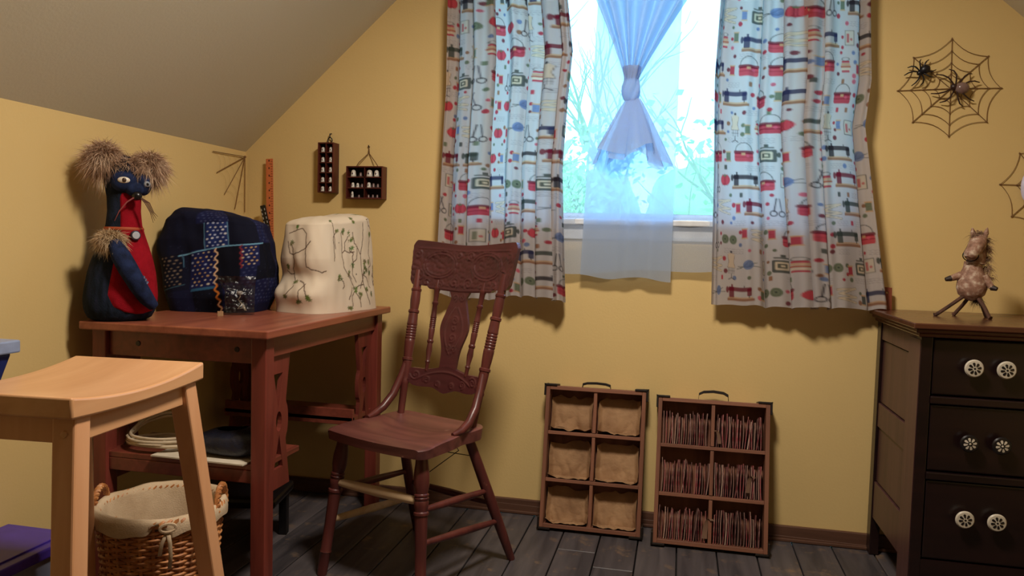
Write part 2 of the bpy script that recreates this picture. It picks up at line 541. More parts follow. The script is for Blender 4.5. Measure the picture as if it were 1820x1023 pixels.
def tree(name, loc, height, seed, label, leaf_n, leaf_band, spread=.55):
    r = random.Random(seed)
    root = empty(name, loc, 0, label, 'tree', 'trees outside the window')
    mb = MB(); tips = []
    def grow(p, d, L, rad, lev):
        pts = [p]; q = p.copy(); dd = d.copy()
        for i in range(4):
            dd = (dd + Vector((r.uniform(-.2,.2), r.uniform(-.2,.2), r.uniform(-.02,.12)))).normalized()
            q = q + dd*(L/4); pts.append(q.copy())
        mb.tube(pts, [rad*(1-.12*i) for i in range(5)], n=5 if lev < 2 else 4)
        tips.append((q.copy(), lev)); tips.append((pts[2].copy(), lev))
        if lev < 4:
            for c in range(4 if lev < 2 else 3):
                t = r.randint(2, 4)
                nd = (dd + Vector((r.uniform(-1,1), r.uniform(-1,1), r.uniform(-.25,.6)))*spread*1.6).normalized()
                grow(pts[t], nd, L*r.uniform(.5,.72), rad*.5, lev+1)
    grow(Vector((0,0,0)), Vector((0,0,1)), height*.42, height*.016, 0)
    mb.build('trunk_and_branches', bark_m, root)
    vs = []; fs = []
    tp = [t for t, l in tips if l >= 2 and leaf_band[0] <= t.z/height <= leaf_band[1]] or [t for t, l in tips]
    for i in range(leaf_n):
        c = r.choice(tp) + Vector((r.gauss(0,.28), r.gauss(0,.28), r.gauss(0,.22)))
        a = Vector((r.gauss(0,1), r.gauss(0,1), r.gauss(0,1))).normalized(); b_ = a.cross(Vector((r.gauss(0,1), r.gauss(0,1), r.gauss(0,1)))).normalized()
        s = r.uniform(.05,.11); b = len(vs)
        vs += [c-a*s, c+b_*s*.5, c+a*s, c-b_*s*.5]; fs.append((b, b+1, b+2, b+3))
    me = bpy.data.meshes.new('foliage'); me.from_pydata([tuple(v) for v in vs], [], fs)
    f = link('foliage', me, leaf_m, root); f['kind'] = 'stuff'
    return root
tree('garden_tree', (-2.9, 7.0, -3.2), 9.0, 11, 'pale branching tree seen through the left part of the window', 700, (.2, .65))
tree('garden_tree', (0.6, 9.0, -3.2), 10.0, 5, 'pale bare-branched tree seen through the right part of the window', 700, (.2, .6))
tree('garden_tree', (-1.2, 12.5, -3.2), 11.0, 23, 'distant pale tree seen between the two nearer ones outside', 1200, (.2, .6))
def hedge(loc, rx, rz, seed, label):
    th, ph = np.meshgrid(np.linspace(0, 2*PI, 121)[:-1], np.linspace(.02, PI-.02, 60))
    d = np.stack([np.sin(ph)*np.cos(th), np.sin(ph)*np.sin(th), np.cos(ph)], -1)
    rad = 1+.07*wob(d, 4.0, seed)+.035*wob(d, 14.0, seed+3)
    me = grid_mesh('garden_bush', d*rad[..., None]*np.array([rx, 1.0, rz]), wrap_u=True)
    o = link('garden_bush', me, leaf_m, None, loc)
    tag(o, label, 'bush', 'bushes outside the window')
hedge((-2.9, 16.5, -.4), 2.3, 3.6, 1, 'pale green bush filling the lower left of the window view')
hedge((1.0, 19.5, -.5), 2.6, 4.2, 2, 'pale green bush filling the lower right of the window view')

# ------------------------------------------------------------------ print canvas
class Canvas:
    """flat print drawn in millimetres; y up; colours kept in linear light"""
    def __init__(s, w, h, bgc, px=1.5, ink=1.0):
        s.ink = ink; s.px = px; s.W = int(w/px)+1; s.H = int(h/px)+1
        s.a = np.zeros((s.H, s.W, 3), np.float32); s.a[:] = lin(bgc)[:3]
    def _win(s, x0, x1, y0, y1):
        i0 = max(0, int(x0/s.px)-1); i1 = min(s.W, int(x1/s.px)+2); j0 = max(0, int(y0/s.px)-1); j1 = min(s.H, int(y1/s.px)+2)
        if i1 <= i0 or j1 <= j0: return None
        X, Y = np.meshgrid(np.arange(i0, i1)*s.px, np.arange(j0, j1)*s.px)
        return (slice(j0, j1), slice(i0, i1)), X, Y
    def _put(s, sl, mask, col, al=1.0):
        m = (np.clip(mask, 0, 1)*al*s.ink)[..., None]
        s.a[sl] = s.a[sl]*(1-m) + np.array(lin(col)[:3], np.float32)*m
    def ell(s, cx, cy, rx, ry, col, al=1.0, ring=0):
        w = s._win(cx-rx-2, cx+rx+2, cy-ry-2, cy+ry+2)
        if w is None: return
        sl, X, Y = w
        d = (np.sqrt(((X-cx)/rx)**2+((Y-cy)/ry)**2)-1)*min(rx, ry)
        if ring: d = np.abs(d)-ring
        s._put(sl, .5-d/s.px, col, al)
    def rect(s, x0, y0, x1, y1, col, al=1.0, rnd=0.0):
        w = s._win(x0-2, x1+2, y0-2, y1+2)
        if w is None: return
        sl, X, Y = w
        dx = np.abs(X-(x0+x1)/2)-(x1-x0)/2+rnd; dy = np.abs(Y-(y0+y1)/2)-(y1-y0)/2+rnd
        d = np.hypot(np.maximum(dx, 0), np.maximum(dy, 0))+np.minimum(np.maximum(dx, dy), 0)-rnd
        s._put(sl, .5-d/s.px, col, al)
    def line(s, pts, wd, col, al=1.0):
        xs = [p[0] for p in pts]; ys = [p[1] for p in pts]
        w = s._win(min(xs)-wd-2, max(xs)+wd+2, min(ys)-wd-2, max(ys)+wd+2)
        if w is None: return
        sl, X, Y = w
        s._put(sl, .5-(seg_dist(X, Y, pts)-wd/2)/s.px, col, al)
    def poly(s, pts, col, al=1.0):
        xs = [p[0] for p in pts]; ys = [p[1] for p in pts]
        w = s._win(min(xs)-2, max(xs)+2, min(ys)-2, max(ys)+2)
        if w is None: return
        sl, X, Y = w
        ins = np.zeros(X.shape, bool); n = len(pts)
        for i in range(n):
            (ax, ay), (bx, by) = pts[i], pts[(i+1) % n]
            if ay == by: continue
            c = ((ay > Y) != (by > Y)) & (X < (bx-ax)*(Y-ay)/(by-ay)+ax)
            ins ^= c
        s._put(sl, ins.astype(float), col, al)
    def sample(s, x, y):
        fx = np.clip(x/s.px, 0, s.W-1.001); fy = np.clip(y/s.px, 0, s.H-1.001)
        i = fx.astype(int); j = fy.astype(int); u = (fx-i)[..., None]; v = (fy-j)[..., None]
        a = s.a
        return (a[j, i]*(1-u)+a[j, i+1]*u)*(1-v)+(a[j+1, i]*(1-u)+a[j+1, i+1]*u)*v

RED, DRED, PINK = (178, 22, 52), (112, 16, 40), (206, 92, 112)
GRN, DGRN, BLU, NVY = (100, 112, 84), (58, 66, 60), (104, 124, 166), (44, 46, 80)
BRN, TAN, BLK, CRM = (146, 96, 62), (196, 158, 118), (38, 32, 40), (214, 196, 170)
def m_machine(c, x, y, r, col):
    c.rect(x-46, y-24, x+46, y-16, BRN, rnd=1); c.rect(x-44, y-16, x+40, y-12, TAN)
    c.rect(x-40, y-14, x-22, y+20, col, rnd=3); c.rect(x-42, y+6, x+38, y+19, col, rnd=4)
    c.rect(x+24, y-8, x+38, y+16, col, rnd=3); c.rect(x+29, y-14, x+32, y-6, BLK)
    c.ell(x-46, y+10, 5, 10, col); c.rect(x-32, y+19, x-26, y+28, col); c.rect(x+14, y+19, x+17, y+25, BLK)
def m_block_machine(c, x, y, r, col):
    c.rect(x-24, y-26, x+24, y+12, col, rnd=5); c.rect(x-17, y-18, x+15, y+6, CRM, rnd=3); c.rect(x-12, y-13, x+10, y+1, col, rnd=2); c.rect(x-5, y-9, x+5, y-3, CRM)
    c.rect(x-20, y+16, x+18, y+20, col); c.rect(x-6, y+20, x+6, y+28, col); c.ell(x+28, y-4, 5, 8, col)
def m_tomato(c, x, y, r, col):
    c.ell(x, y, 20, 16, (196, 36, 58))
    for k in (-9, 0, 9): c.ell(x+k, y, 3+abs(k)*.5, 15.5, DRED, .7, ring=.6)
    c.ell(x, y+13, 6, 3, GRN)
def m_spool(c, x, y, r, col):
    c.rect(x-8, y-13, x+8, y+13, col); c.rect(x-10, y+12, x+10, y+16, TAN); c.rect(x-10, y-16, x+10, y-12, TAN)
    for k in range(-10, 12, 5): c.line([(x-8, y+k), (x+8, y+k+1)], .8, BLK, .35)
def m_button(c, x, y, r, col):
    q = r.uniform(4.5, 7.5)
    c.ell(x, y, q, q, col); c.ell(x, y, q*.65, q*.65, BLK, .3, ring=.6); c.ell(x-1.5, y, 1, 1, BLK, .6); c.ell(x+1.5, y, 1, 1, BLK, .6)
def m_yarn(c, x, y, r, col):
    c.line([(x-38, y-12), (x+26, y+6)], 2, DGRN); c.line([(x-34, y-4), (x+36, y-6)], 2, DGRN)
    c.ell(x, y, 16, 15, col)
    for k in range(4): c.ell(x-4+3*k, y-3+2*k, 9, 5+k, NVY, .35, ring=.7)
def m_basket(c, x, y, r, col):
    c.rect(x-30, y-22, x+30, y+6, col, rnd=7); c.rect(x-32, y+2, x+32, y+12, DRED, rnd=4); c.rect(x-6, y-2, x+6, y+5, TAN)
    pts = [(x-26*math.cos(t), y+12+24*math.sin(t)) for t in np.linspace(0, PI, 12)]
    c.line(pts, 2.2, DGRN); c.line([(x-30, y-8), (x+30, y-8)], 1.2, DRED); c.ell(x+14, y-4, 5, 4, PINK)
def m_scissors(c, x, y, r, col):
    f = 1 if r.random() < .5 else -1
    c.line([(x-8, y-14), (x+3*f, y+26)], 3, BLK); c.line([(x+8, y-14), (x-3*f, y+26)], 3, (90, 88, 96))
    c.ell(x-9, y-20, 7, 8, BLK, 1, ring=1.4); c.ell(x+9, y-20, 7, 8, BLK, 1, ring=1.4)
def m_tape(c, x, y, r, col):
    p = [(x-32, y+16), (x+30, y+20), (x-28, y+4), (x+30, y-6), (x-30, y-10), (x+28, y-22)]
    c.line(p, 7, DGRN, .8); c.line(p, 5, CRM)
def m_form(c, x, y, r, col):
    c.poly([(x-13, y+30), (x-5, y+36), (x+5, y+36), (x+13, y+30), (x+9, y+8), (x+14, y-10), (x-14, y-10), (x-9, y+8)], (206, 184, 160))
    c.line([(x-13, y+30), (x-9, y+8), (x-14, y-10), (x+14, y-10), (x+9, y+8), (x+13, y+30)], 1.2, (96, 70, 60))
    for k in (-10, -4, 3, 10): c.line([(x+k, y-10), (x+k, y-30)], 1.2, BLK)
    c.line([(x-12, y-20), (x+12, y-20)], 1, BLK); c.line([(x, y-30), (x, y-42)], 2.4, BLK); c.line([(x-11, y-48), (x, y-42), (x+11, y-48)], 2.4, BLK); c.ell(x, y+39, 4, 4, BLK)
def m_card(c, x, y, r, col):
    c.rect(x-16, y-22, x+16, y+22, (88, 84, 80)); c.rect(x-14, y-20, x+14, y+20, (206, 196, 182))
    c.rect(x-10, y-14, x-1, y+12, col, .8); c.ell(x+6, y-4, 4, 4, RED, .8)
def m_stack(c, x, y, r, col):
    for i, q in enumerate((RED, CRM, (176, 96, 66), TAN, RED)):
        c.rect(x-18+abs(2-i)*2, y-15+i*7, x+18-abs(2-i)*2, y-9+i*7, q, rnd=2.5)
    c.ell(x, y+24, 13, 5, DGRN, .8, ring=.8)
def m_text(c, x, y, r, col):
    for k in range(3):
        pts = [(x-22+i*4, y-6+k*6+1.2*math.sin(i*2.1+k)) for i in range(11)]
        c.line(pts, .9, (110, 100, 110), .7)
def m_bobbins(c, x, y, r, col):
    for s in (-15, 15): c.ell(x+s, y, 14, 14, GRN); c.ell(x+s, y, 9, 9, DGRN, .5, ring=.8); c.ell(x+s, y, 3, 3, DGRN)
def draw_print(w, h, seed):
    c = Canvas(w, h, (192, 185, 184), ink=.88); r = random.Random(seed)
    big = [(m_machine, DGRN, 100), (m_machine, DRED, 100), (m_machine, NVY, 100), (m_machine, BLK, 100), (m_block_machine, DGRN, 60), (m_tomato, RED, 48), (m_yarn, BLU, 80), (m_basket, RED, 74),
           (m_scissors, BLK, 38), (m_tape, CRM, 74), (m_form, CRM, 38), (m_card, GRN, 42), (m_card, RED, 42), (m_stack, RED, 46), (m_bobbins, GRN, 66), (m_basket, (190, 40, 60), 74), (m_tomato, RED, 48)]
    y = 46; last = None
    while y < h+30:
        x = r.uniform(-20, 20)
        while x < w+40:
            f, col, wd = r.choice(big)
            if (f, col) == last: continue
            last = (f, col)
            f(c, x+wd/2, y+r.uniform(-9, 9), r, col)
            x += wd
            if r.random() < .8:
                for k in range(2):
                    m_button(c, x+5+r.uniform(0, 6), y-24+k*34+r.uniform(-8, 8), r, r.choice([RED, RED, PINK, BLU, GRN, DRED, BRN]))
                if r.random() < .55: m_spool(c, x+22, y+r.uniform(-16, 16), r, r.choice([GRN, RED, BLU, RED, DGRN])); x += 26
                x += 12
        x = r.uniform(0, 40)
        while x < w:
            q = r.random()
            if q < .3: m_text(c, x, y+42, r, None)
            elif q < .65: m_button(c, x, y+43, r, r.choice([RED, PINK, BLU, GRN, DRED]))
            elif q < .85: c.rect(x-5, y+36, x+5, y+50, r.choice([GRN, DGRN, RED, BRN]), rnd=2)
            x += r.uniform(26, 52)
        y += 84
    return c

# ------------------------------------------------------------------ curtains
print_m = printed('sewing_print_cotton', translucent=.46)
def printed_curtain(label, left, edge_l, edge_r, ztop, zbot, flat, folds, seed, base=.042, amp=.078):
    """edge_l / edge_r: [(z, x)] outlines of the panel's two side edges"""
    nu = int(flat/.0026); nv = int((ztop-zbot)/.0028)
    s, z = np.meshgrid(np.linspace(0, 1, nu), np.linspace(ztop, zbot, nv))
    zl = [p[0] for p in edge_l][::-1]; xl = [p[1] for p in edge_l][::-1]; xr = [p[1] for p in edge_r][::-1]
    x0 = np.interp(z, zl, xl); x1 = np.interp(z, [p[0] for p in edge_r][::-1], xr)
    d = (ztop-z)/(ztop-zbot)
    r = np.random.default_rng(seed)
    ph = 2*PI*(folds*s + .35*np.sin(2*PI*s*1.3+r.uniform(0, 6)) + .18*np.sin(2*PI*s*2.9+1) + .12*np.sin(2.2*d+5*s))
    am = amp*(.72+.28*np.sin(2*PI*s*1.7+seed))*(1-.25*d)
    fold = (.5+.5*np.sin(ph))**.7 + .18*np.sin(2*ph+.8)*(1-d) + .10*np.sin(3.3*ph+4*d)
    x = x0+(x1-x0)*s + (.022+.012*np.sin(2*PI*s*1.9+seed))*np.sin(ph-PI/2)*(1-.25*d)*np.clip(np.sin(PI*s)*3, 0, 1) + .0012*np.sin(2*ph+.5)*np.sin(PI*s)*(1-.5*d)
    y = -(base+am*fold) - .012*d
    zz = z + (d > .985)*0 + .006*np.sin(ph)*d*d + .004*wob(np.stack([s*3, d*2], -1), 3, seed)
    P = np.stack([x, y, zz], -1)
    c = draw_print(flat*1000, (ztop-zbot)*1000+20, seed)
    colr = c.sample(s*flat*1000/1.12, ((z-zbot)*1000+4)/1.12)
    me = grid_mesh('printed_curtain', P, colors=colr)
    o = link('printed_curtain', me, print_m)
    return tag(o, label, 'curtain', 'printed curtain panels')
printed_curtain('cotton curtain with sewing print hanging left of the window behind the chair', True,
    [(2.17, -.85), (1.92, -.873), (1.6, -.872), (1.35, -.885), (1.03, -.895), (.826, -.895)],
    [(2.17, -.43), (1.92, -.43), (1.72, -.405), (1.55, -.418), (1.3, -.43), (1.0, -.418), (.82, -.408)], 2.17, .828, .72, 6.2, 41)
printed_curtain('cotton curtain with sewing print hanging right of the window beside the dresser', False,
    [(2.17, .09), (1.88, .097), (1.6, .088), (1.3, .098), (.83, .108)],
    [(2.17, .56), (1.86, .572), (1.6, .588), (1.45, .575), (1.2, .612), (.85, .672)], 2.17, .838, .78, 6.4, 58)

rod = MB().tube([(-1.0, -.075, 2.185), (.72, -.075, 2.185)], .009, n=10)
for e in (-1.0, .72): rod.ball((e, -.075, 2.185), .016, 10, 6)
for e in (-.93, .65): rod.box(e-.008, e+.008, -.075, .0, 2.178, 2.19)
o = rod.build('curtain_rod', iron_m); tag(o, 'dark metal rod carrying the printed curtains above the window', 'curtain rod')
rod2 = MB().tube([(-.8, -.032, 2.14), (.52, -.032, 2.14)], .006, n=8)
for e in (-.78, .5): rod2.box(e-.006, e+.006, -.032, .0, 2.136, 2.146)
o = rod2.build('curtain_rod', white_trim_m); tag(o, 'thin white rod carrying the sheer curtains above the window', 'curtain rod')

sheer1_m = sheer('sheer_voile_back', .62, (206, 220, 240), .5)
sheer2_m = sheer('sheer_voile_panel', .28, (196, 214, 240), .55)
sheer3_m = sheer('sheer_voile_knot', .16, (190, 206, 232), .55)
sheer4_m = sheer('sheer_voile_tail', .36, (196, 212, 236), .55)
def sheer_panel(name, label, x0t, x1t, x0b, x1b, ztop, zbl, zbr, y, folds, amp, mat, seed, hem=None):
    nu, nv = 150, 60
    s, t = np.meshgrid(np.linspace(0, 1, nu), np.linspace(0, 1, nv))
    ph = 2*PI*(folds*s+.3*np.sin(2*PI*s*1.2+seed))
    x = (x0t+(x0b-x0t)*t)+((x1t-x0t)+((x1b-x0b)-(x1t-x0t))*t)*s + .008*np.sin(ph*.5+t*1.5)*np.sin(PI*s)
    zb = zbl+(zbr-zbl)*s + .006*np.sin(2*PI*s*1.5+seed)
    z = ztop+(zb-ztop)*t
    yy = y-amp*(.5+.5*np.sin(ph+.6*t))*(1-.2*t)
    P = np.stack([x, yy, z], -1)
    root = empty(name, (0, 0, 0), 0, label, 'curtain', 'sheer curtains')
    link('cloth', grid_mesh('cloth', P), mat, root)
    if hem:     # folded hem: a second layer over the lowest strip
        k = int(nv*(1-hem))
        Q = P[k:].copy(); Q[..., 1] -= .0012
        link('hem', grid_mesh('hem', Q), mat, root)
    return root
sheer_panel('sheer_curtain', 'wide sheer white curtain hanging flat across the window', -.50, .16, -.47, .15, 2.14, .925, .955, -.028, 4.5, .014, sheer1_m, 3, hem=.115)
sheer_panel('sheer_curtain', 'narrow sheer white panel hanging straight below the knotted curtain', -.315, -.03, -.358, -.035, 2.14, .918, .912, -.046, 2.5, .012, sheer2_m, 8, hem=.012)

# knotted sheer: gathered drape, knot, flared tail
kroot = empty('knotted_sheer_curtain', (0, 0, 0), 0, 'sheer white curtain twisted and tied into a hanging knot mid window', 'curtain', 'sheer curtains')
def drape(nu, nv, ztop, zbot, width, yfun, pw, folds, seed, cx0, cx1, amp):
    s, t = np.meshgrid(np.linspace(-1, 1, nu), np.linspace(0, 1, nv))
    w = width(t)
    ph = PI*folds*s+.6*np.sin(3*s+seed)
    x = (cx0+(cx1-cx0)*t)+w*s*(1+.0*t) + .02*w*np.sin(ph*.7)
    z = ztop+(zbot-ztop)*t + .05*(np.abs(s)**2)*np.sin(PI*t)*(w/.3)
    y = yfun(t) - amp(t)*np.sin(ph) - .5*w*(1-s*s)*.15
    return np.stack([x, y, z], -1)
P = drape(160, 50, 2.14, 1.615, lambda t: .315*(1-t)**1.15+.024, lambda t: -.055-.03*t, 1, 5.5, 2, -.14, -.195, lambda t: .012*(1-t)+.016)
link('drape', grid_mesh('drape', P), sheer3_m, kroot)
# the gathered wad runs round into the knot
a = np.linspace(0, 2*PI, 97)[:-1]
prof = [(1.66, .030), (1.635, .026), (1.615, .023), (1.60, .026), (1.592, .029), (1.575, .030), (1.56, .028), (1.548, .024), (1.54, .02)]
Q = np.array([[(-.195+(rr*1.02+.0035*math.sin(7*th+k))*math.cos(th), -.083+(rr*.8+.003*math.sin(6*th+k))*math.sin(th), zz) for th in a] for k, (zz, rr) in enumerate(prof)])
link('knot', grid_mesh('knot', Q, wrap_u=True), sheer3_m, kroot)
for lay, (rs, ph0, zlow, wy) in enumerate(((1.0, .0, 0.0, .50), (.74, 1.3, -.020, .62))):
    Q = []
    for k in range(19):
        f = k/18; zz = 1.548-.188*f; rr_ = (.020+.092*f**.85)*rs+.004
        row = []
        for th in a:
            wv = 1+f*(.20*math.sin(5*th+.7+ph0)+.13*math.sin(8*th+ph0)+.07*math.sin(13*th))
            row.append((-.186-.012*f*(lay == 0)+rr_*wv*math.cos(th), -.083+rr_*wy*wv*math.sin(th), zz+zlow*f-.030*f*f*math.sin(3*th+.4+ph0)-.022*f*f*math.cos(2*th+ph0)))
        Q.append(row)
    link('tail', grid_mesh('tail', np.array(Q), wrap_u=True), sheer4_m, kroot)

# ------------------------------------------------------------------ desk (library table with a shelf at each end)
DX0, DX1, DY0, DY1, DZ = -1.69, -1.088, -.952, -.055, .775
desk = empty('writing_desk', (DX0, DY0, 0), 0, 'reddish oak library desk with pierced splats against the left wall', 'desk')
W, L = DX1-DX0, DY1-DY0
MB().box(0, W, 0, L, DZ-.024, DZ).build('desktop', wood('desktop_oak_sheen', (118, 58, 42), (166, 94, 68), axis='Y', rough=.42, grain=34, coat=.5), desk, smooth=False, bevel=.004)  # oak colour lightened to stand for the window's reflection on the top
ins, lw = .042, .046
lx = (ins, W-ins+.02); ly = (.03, L-.03)
for i, cx in enumerate((ins, W-.022-lw/2)):
    for cy in (.03+lw/2, L-.03-lw/2):
        MB().box(cx-lw/2, cx+lw/2, cy-lw/2, cy+lw/2, 0, DZ-.024).build('leg', deskv_m, desk, smooth=False, bevel=.003)
LX0, LX1 = ins, W-.022-lw/2
LY0, LY1 = .03+lw/2, L-.03-lw/2
MB().box(LX0+lw/2, LX1-lw/2, LY0-.008, LY0+.012, DZ-.10, DZ-.024).build('apron', desk_m, desk, smooth=False, bevel=.002)
MB().box(LX0+lw/2, LX1-lw/2, LY1-.012, LY1+.008, DZ-.10, DZ-.024).build('apron', desk_m, desk, smooth=False, bevel=.002)
MB().box(LX0-.008, LX0+.012, LY0+lw/2, LY1-lw/2, DZ-.085, DZ-.024).build('apron', desk_m, desk, smooth=False, bevel=.002)
MB().box(LX1-.012, LX1+.012, LY0+lw/2, LY1-lw/2, DZ-.085, DZ-.024).build('apron', desk_m, desk, smooth=False, bevel=.002)
for px in (.27, .80):
    MB().turn((W*px, LY0-.0105, DZ-.062), (W*px, LY0-.006, DZ-.062), [(0, .0001), (0, .007), (1, .009)], 12).build('peg', dress_m, desk)
def splat_outline(h, w):
    pts = []
    def hw(t):      # half width along the height: flare, waist, round boss, waist, flare
        a = abs(t-.5)
        if a < .13: return .30*w + .12*w*math.sqrt(max(0, 1-(a/.13)**2))
        return .30*w + (a-.13)/.37*.20*w
    ts = np.linspace(0, 1, 41)
    pts = [(hw(t), t*h) for t in ts] + [(-hw(t), t*h) for t in ts[::-1]]
    return pts
sh0, sh1 = .295, DZ-.085
hS = sh1-sh0
def splat(x, y):
    w = .125
    tri1 = [(-.004, hS*.60), (.02, hS*.86), (-.03, hS*.86)]
    tri2 = [(-.026, hS*.15), (.024, hS*.15), (.002, hS*.40)]
    circ = [(.016*math.cos(a), hS*.5+.03*math.sin(a)) for a in np.linspace(0, 2*PI, 17)[:-1]]
    MB().prism(splat_outline(hS, w), -.007, .007, lambda a, b, t: (x+t, y+a, sh0+b), holes=[tri1, circ, tri2]).build('splat', deskv_m, desk, smooth=False)
for x in (LX0, LX1-.006):
    splat(x, LY0+lw/2+.066); splat(x, LY1-lw/2-.066)
SD = .215
MB().box(LX0-.005, LX1+.0, LY0-.012, LY0+SD, .372, .390).build('shelf', desk_m, desk, smooth=False, bevel=.003)
MB().box(LX0+lw/2, LX1-lw/2, LY0-.012, LY0+.008, .335, .372).build('shelf_rail', desk_m, desk, smooth=False, bevel=.002)
MB().box(LX0-.005, LX1+.0, LY1-SD+.03, LY1+.012, .372, .390).build('shelf', desk_m, desk, smooth=False, bevel=.003)
MB().box(LX0-.0, LX1-.0, LY1-SD+.03, LY1-SD+.045, .36, .418).build('shelf_rail', desk_m, desk, smooth=False, bevel=.002)

# ------------------------------------------------------------------ pressed-back chair
chair = empty('pressed_back_chair', (-.805, -.62, 0), math.radians(-22), 'antique dark wooden chair with pressed carved back and turned spindles', 'chair')
SZ = .455
def seat_xy(s, t):
    y = -.155+t*.325
    hw = .203-.022*t
    hw = hw*(1-.10*np.clip((.10-t)/.10, 0, 1)**2)*(1-.10*np.clip((t-.88)/.12, 0, 1)**2) - .008*np.exp(-((t-.62)/.1)**2)
    return s*hw, y - .018*(1-s*s)*np.clip(1-t*3, 0, 1) + .012*(1-s*s)*np.clip(t*3-2, 0, 1)
s_, t_ = np.meshgrid(np.linspace(-1, 1, 61), np.linspace(0, 1, 45))
sx, sy = seat_xy(s_, t_)
dish = .014*np.exp(-(sx/.12)**4)*np.exp(-((sy-.02)/.11)**4)
topz = SZ - dish - .006*np.clip(1-t_*4, 0, 1) + .004*(s_**2)*np.clip(t_*2, 0, 1)
topz = topz - .004*np.clip((np.abs(s_)-.93)/.07, 0, 1)**2
A = np.stack([sx, sy, topz], -1).reshape(-1, 3); B = np.stack([sx*.985, sy*.985, np.full_like(sx, SZ-.034)], -1).reshape(-1, 3)
nu, nv = 61, 45; n = nu*nv
fs = []
for j in range(nv-1):
    for i in range(nu-1):
        a0 = j*nu+i
        fs.append((a0, a0+1, a0+nu+1, a0+nu)); fs.append((n+a0+nu, n+a0+nu+1, n+a0+1, n+a0))
rim = list(range(nu)) + [j*nu+nu-1 for j in range(1, nv)] + [(nv-1)*nu+i for i in range(nu-2, -1, -1)] + [j*nu for j in range(nv-2, 0, -1)]
for i in range(len(rim)):
    a0, b0 = rim[i], rim[(i+1) % len(rim)]; fs.append((b0, a0, a0+n, b0+n))
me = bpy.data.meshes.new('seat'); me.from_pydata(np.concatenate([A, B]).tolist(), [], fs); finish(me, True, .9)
link('seat', me, wood('chair_seat_worn_sheen', (74, 38, 36), (120, 70, 62), axis='X', rough=.42, grain=30, coat=.5, wear=((168, 122, 108), 16.0, .66)), chair)  # worn patches over a base colour lightened to carry the window sheen

LEG_F = [(0, .015), (.06, .016), (.16, .016), (.17, .018), (.18, .016), (.36, .0165), (.46, .0175), (.60, .019), (.605, .022), (.62, .022), (.628, .018), (.66, .0205), (.69, .0215), (.70, .0195), (.706, .0215), (.716, .0215), (.722, .019), (.728, .0215), (.738, .0215), (.745, .018), (.80, .0225), (.87, .0225), (.93, .019), (1, .016)]
LEG_B = [(0, .0125), (.2, .0155), (.5, .0175), (.8, .0165), (1, .0155)]
legs = {'FL': ((-.188, -.168, 0), (-.155, -.115, SZ-.03)), 'FR': ((.196, -.150, 0), (.158, -.110, SZ-.03)),
        'BR': ((.206, .287, 0), (.142, .125, SZ-.03)), 'BL': ((-.206, .287, 0), (-.142, .125, SZ-.03))}
for kx, (p0, p1) in legs.items():
    MB().turn(p0, p1, LEG_F if kx[0] == 'F' else LEG_B, 18).build('leg', chairv_m, chair)
def onleg(kx, z):
    p0, p1 = Vector(legs[kx][0]), Vector(legs[kx][1]); return p0.lerp(p1, z/p1.z)
def rung(a, za, b, zb, mat, r=.0095, bulge=1.25):
    MB().turn(onleg(a, za), onleg(b, zb), [(0, r*.8), (.12, r), (.5, r*bulge), (.88, r), (1, r*.8)], 12).build('stretcher', mat, chair)
rung('FR', .268, 'BR', .243, chairv_m); rung('FR', .175, 'BR', .137, chairv_m)
o = rung('FL', .286, 'FR', .292, chairw_m, .0125)
rung('FL', .168, 'BL', .137, chairw_m, .0105); rung('FL', .262, 'BL', .243, chairv_m)
rung('BL', .2, 'BR', .2, chairv_m)
# wire brace under the seat
wj = [Vector((.03, .03, .40)), Vector((.105, .10, .40))]
for pts in ([(-.14, -.09, SZ-.04), (.02, .02, .395), onleg('BR', .36)], [(.14, -.10, SZ-.05), (.02, .02, .395), onleg('BL', .36)], [(.11, .08, SZ-.034), (.125, .10, .385), onleg('FR', .36)]):
    MB().tube(pts, .0014, n=5).build('wire_brace', iron_m, chair)

# the back
def back_y(z): return .135+(z-SZ)*.235       # rake of the back
POST = [(0, .0135), (.10, .0145), (.22, .0155), (.235, .0185), (.25, .0155), (.28, .0175), (.35, .0195), (.375, .0195), (.38, .0225), (.395, .0225), (.40, .0175), (.46, .0205), (.50, .0215), (.515, .0215)]
for k in range(6): POST += [(.522+k*.0185, .0195), (.528+k*.0185, .0215), (.535+k*.0185, .0215)]
POST += [(.64, .0205), (.70, .019), (.705, .0225), (.72, .0225), (.726, .0175), (.79, .0205), (.85, .019), (.855, .0215), (.868, .0215), (.875, .017), (.93, .0165), (1, .0145)]
POST = [(t, r*.82) for t, r in POST]
for sg in (-1, 1):
    MB().turn((sg*.150, back_y(SZ)-.004, SZ-.012), (sg*.182, back_y(.93), .93), POST, 16).build('back_post', chairv_m, chair)
SPN = [(0, .006), (.08, .0065), (.10, .009), (.12, .0065), (.22, .0105), (.30, .0085), (.31, .011), (.33, .011), (.34, .0085), (.45, .0105)]
for k in range(6): SPN += [(.47+k*.02, .009), (.476+k*.02, .0105), (.484+k*.02, .0105)]
SPN += [(.62, .0095), (.72, .0085), (.73, .011), (.75, .011), (.76, .008), (.88, .0095), (.89, .0115), (.91, .0115), (.92, .008), (1, .006)]
for sg in (-1, 1):
    MB().turn((sg*.083, back_y(.60)+.012, .60), (sg*.098, back_y(.90)+.012, .90), SPN, 12).build('spindle', chairv_m, chair)
def relief_scroll(x, z, curves, w=.0032, h=.0022):
    d = np.full(np.shape(x), 9.0)
    for c in curves: d = np.minimum(d, seg_dist(x, z, c))
    return h*np.exp(-(d/w)**2)
def spiral(cx, cz, r0, r1, a0, turns, sx=1.0, n=26):
    return [(cx+sx*(r0+(r1-r0)*k/n)*math.cos(a0+2*PI*turns*k/n), cz+(r0+(r1-r0)*k/n)*math.sin(a0+2*PI*turns*k/n)) for k in range(n+1)]
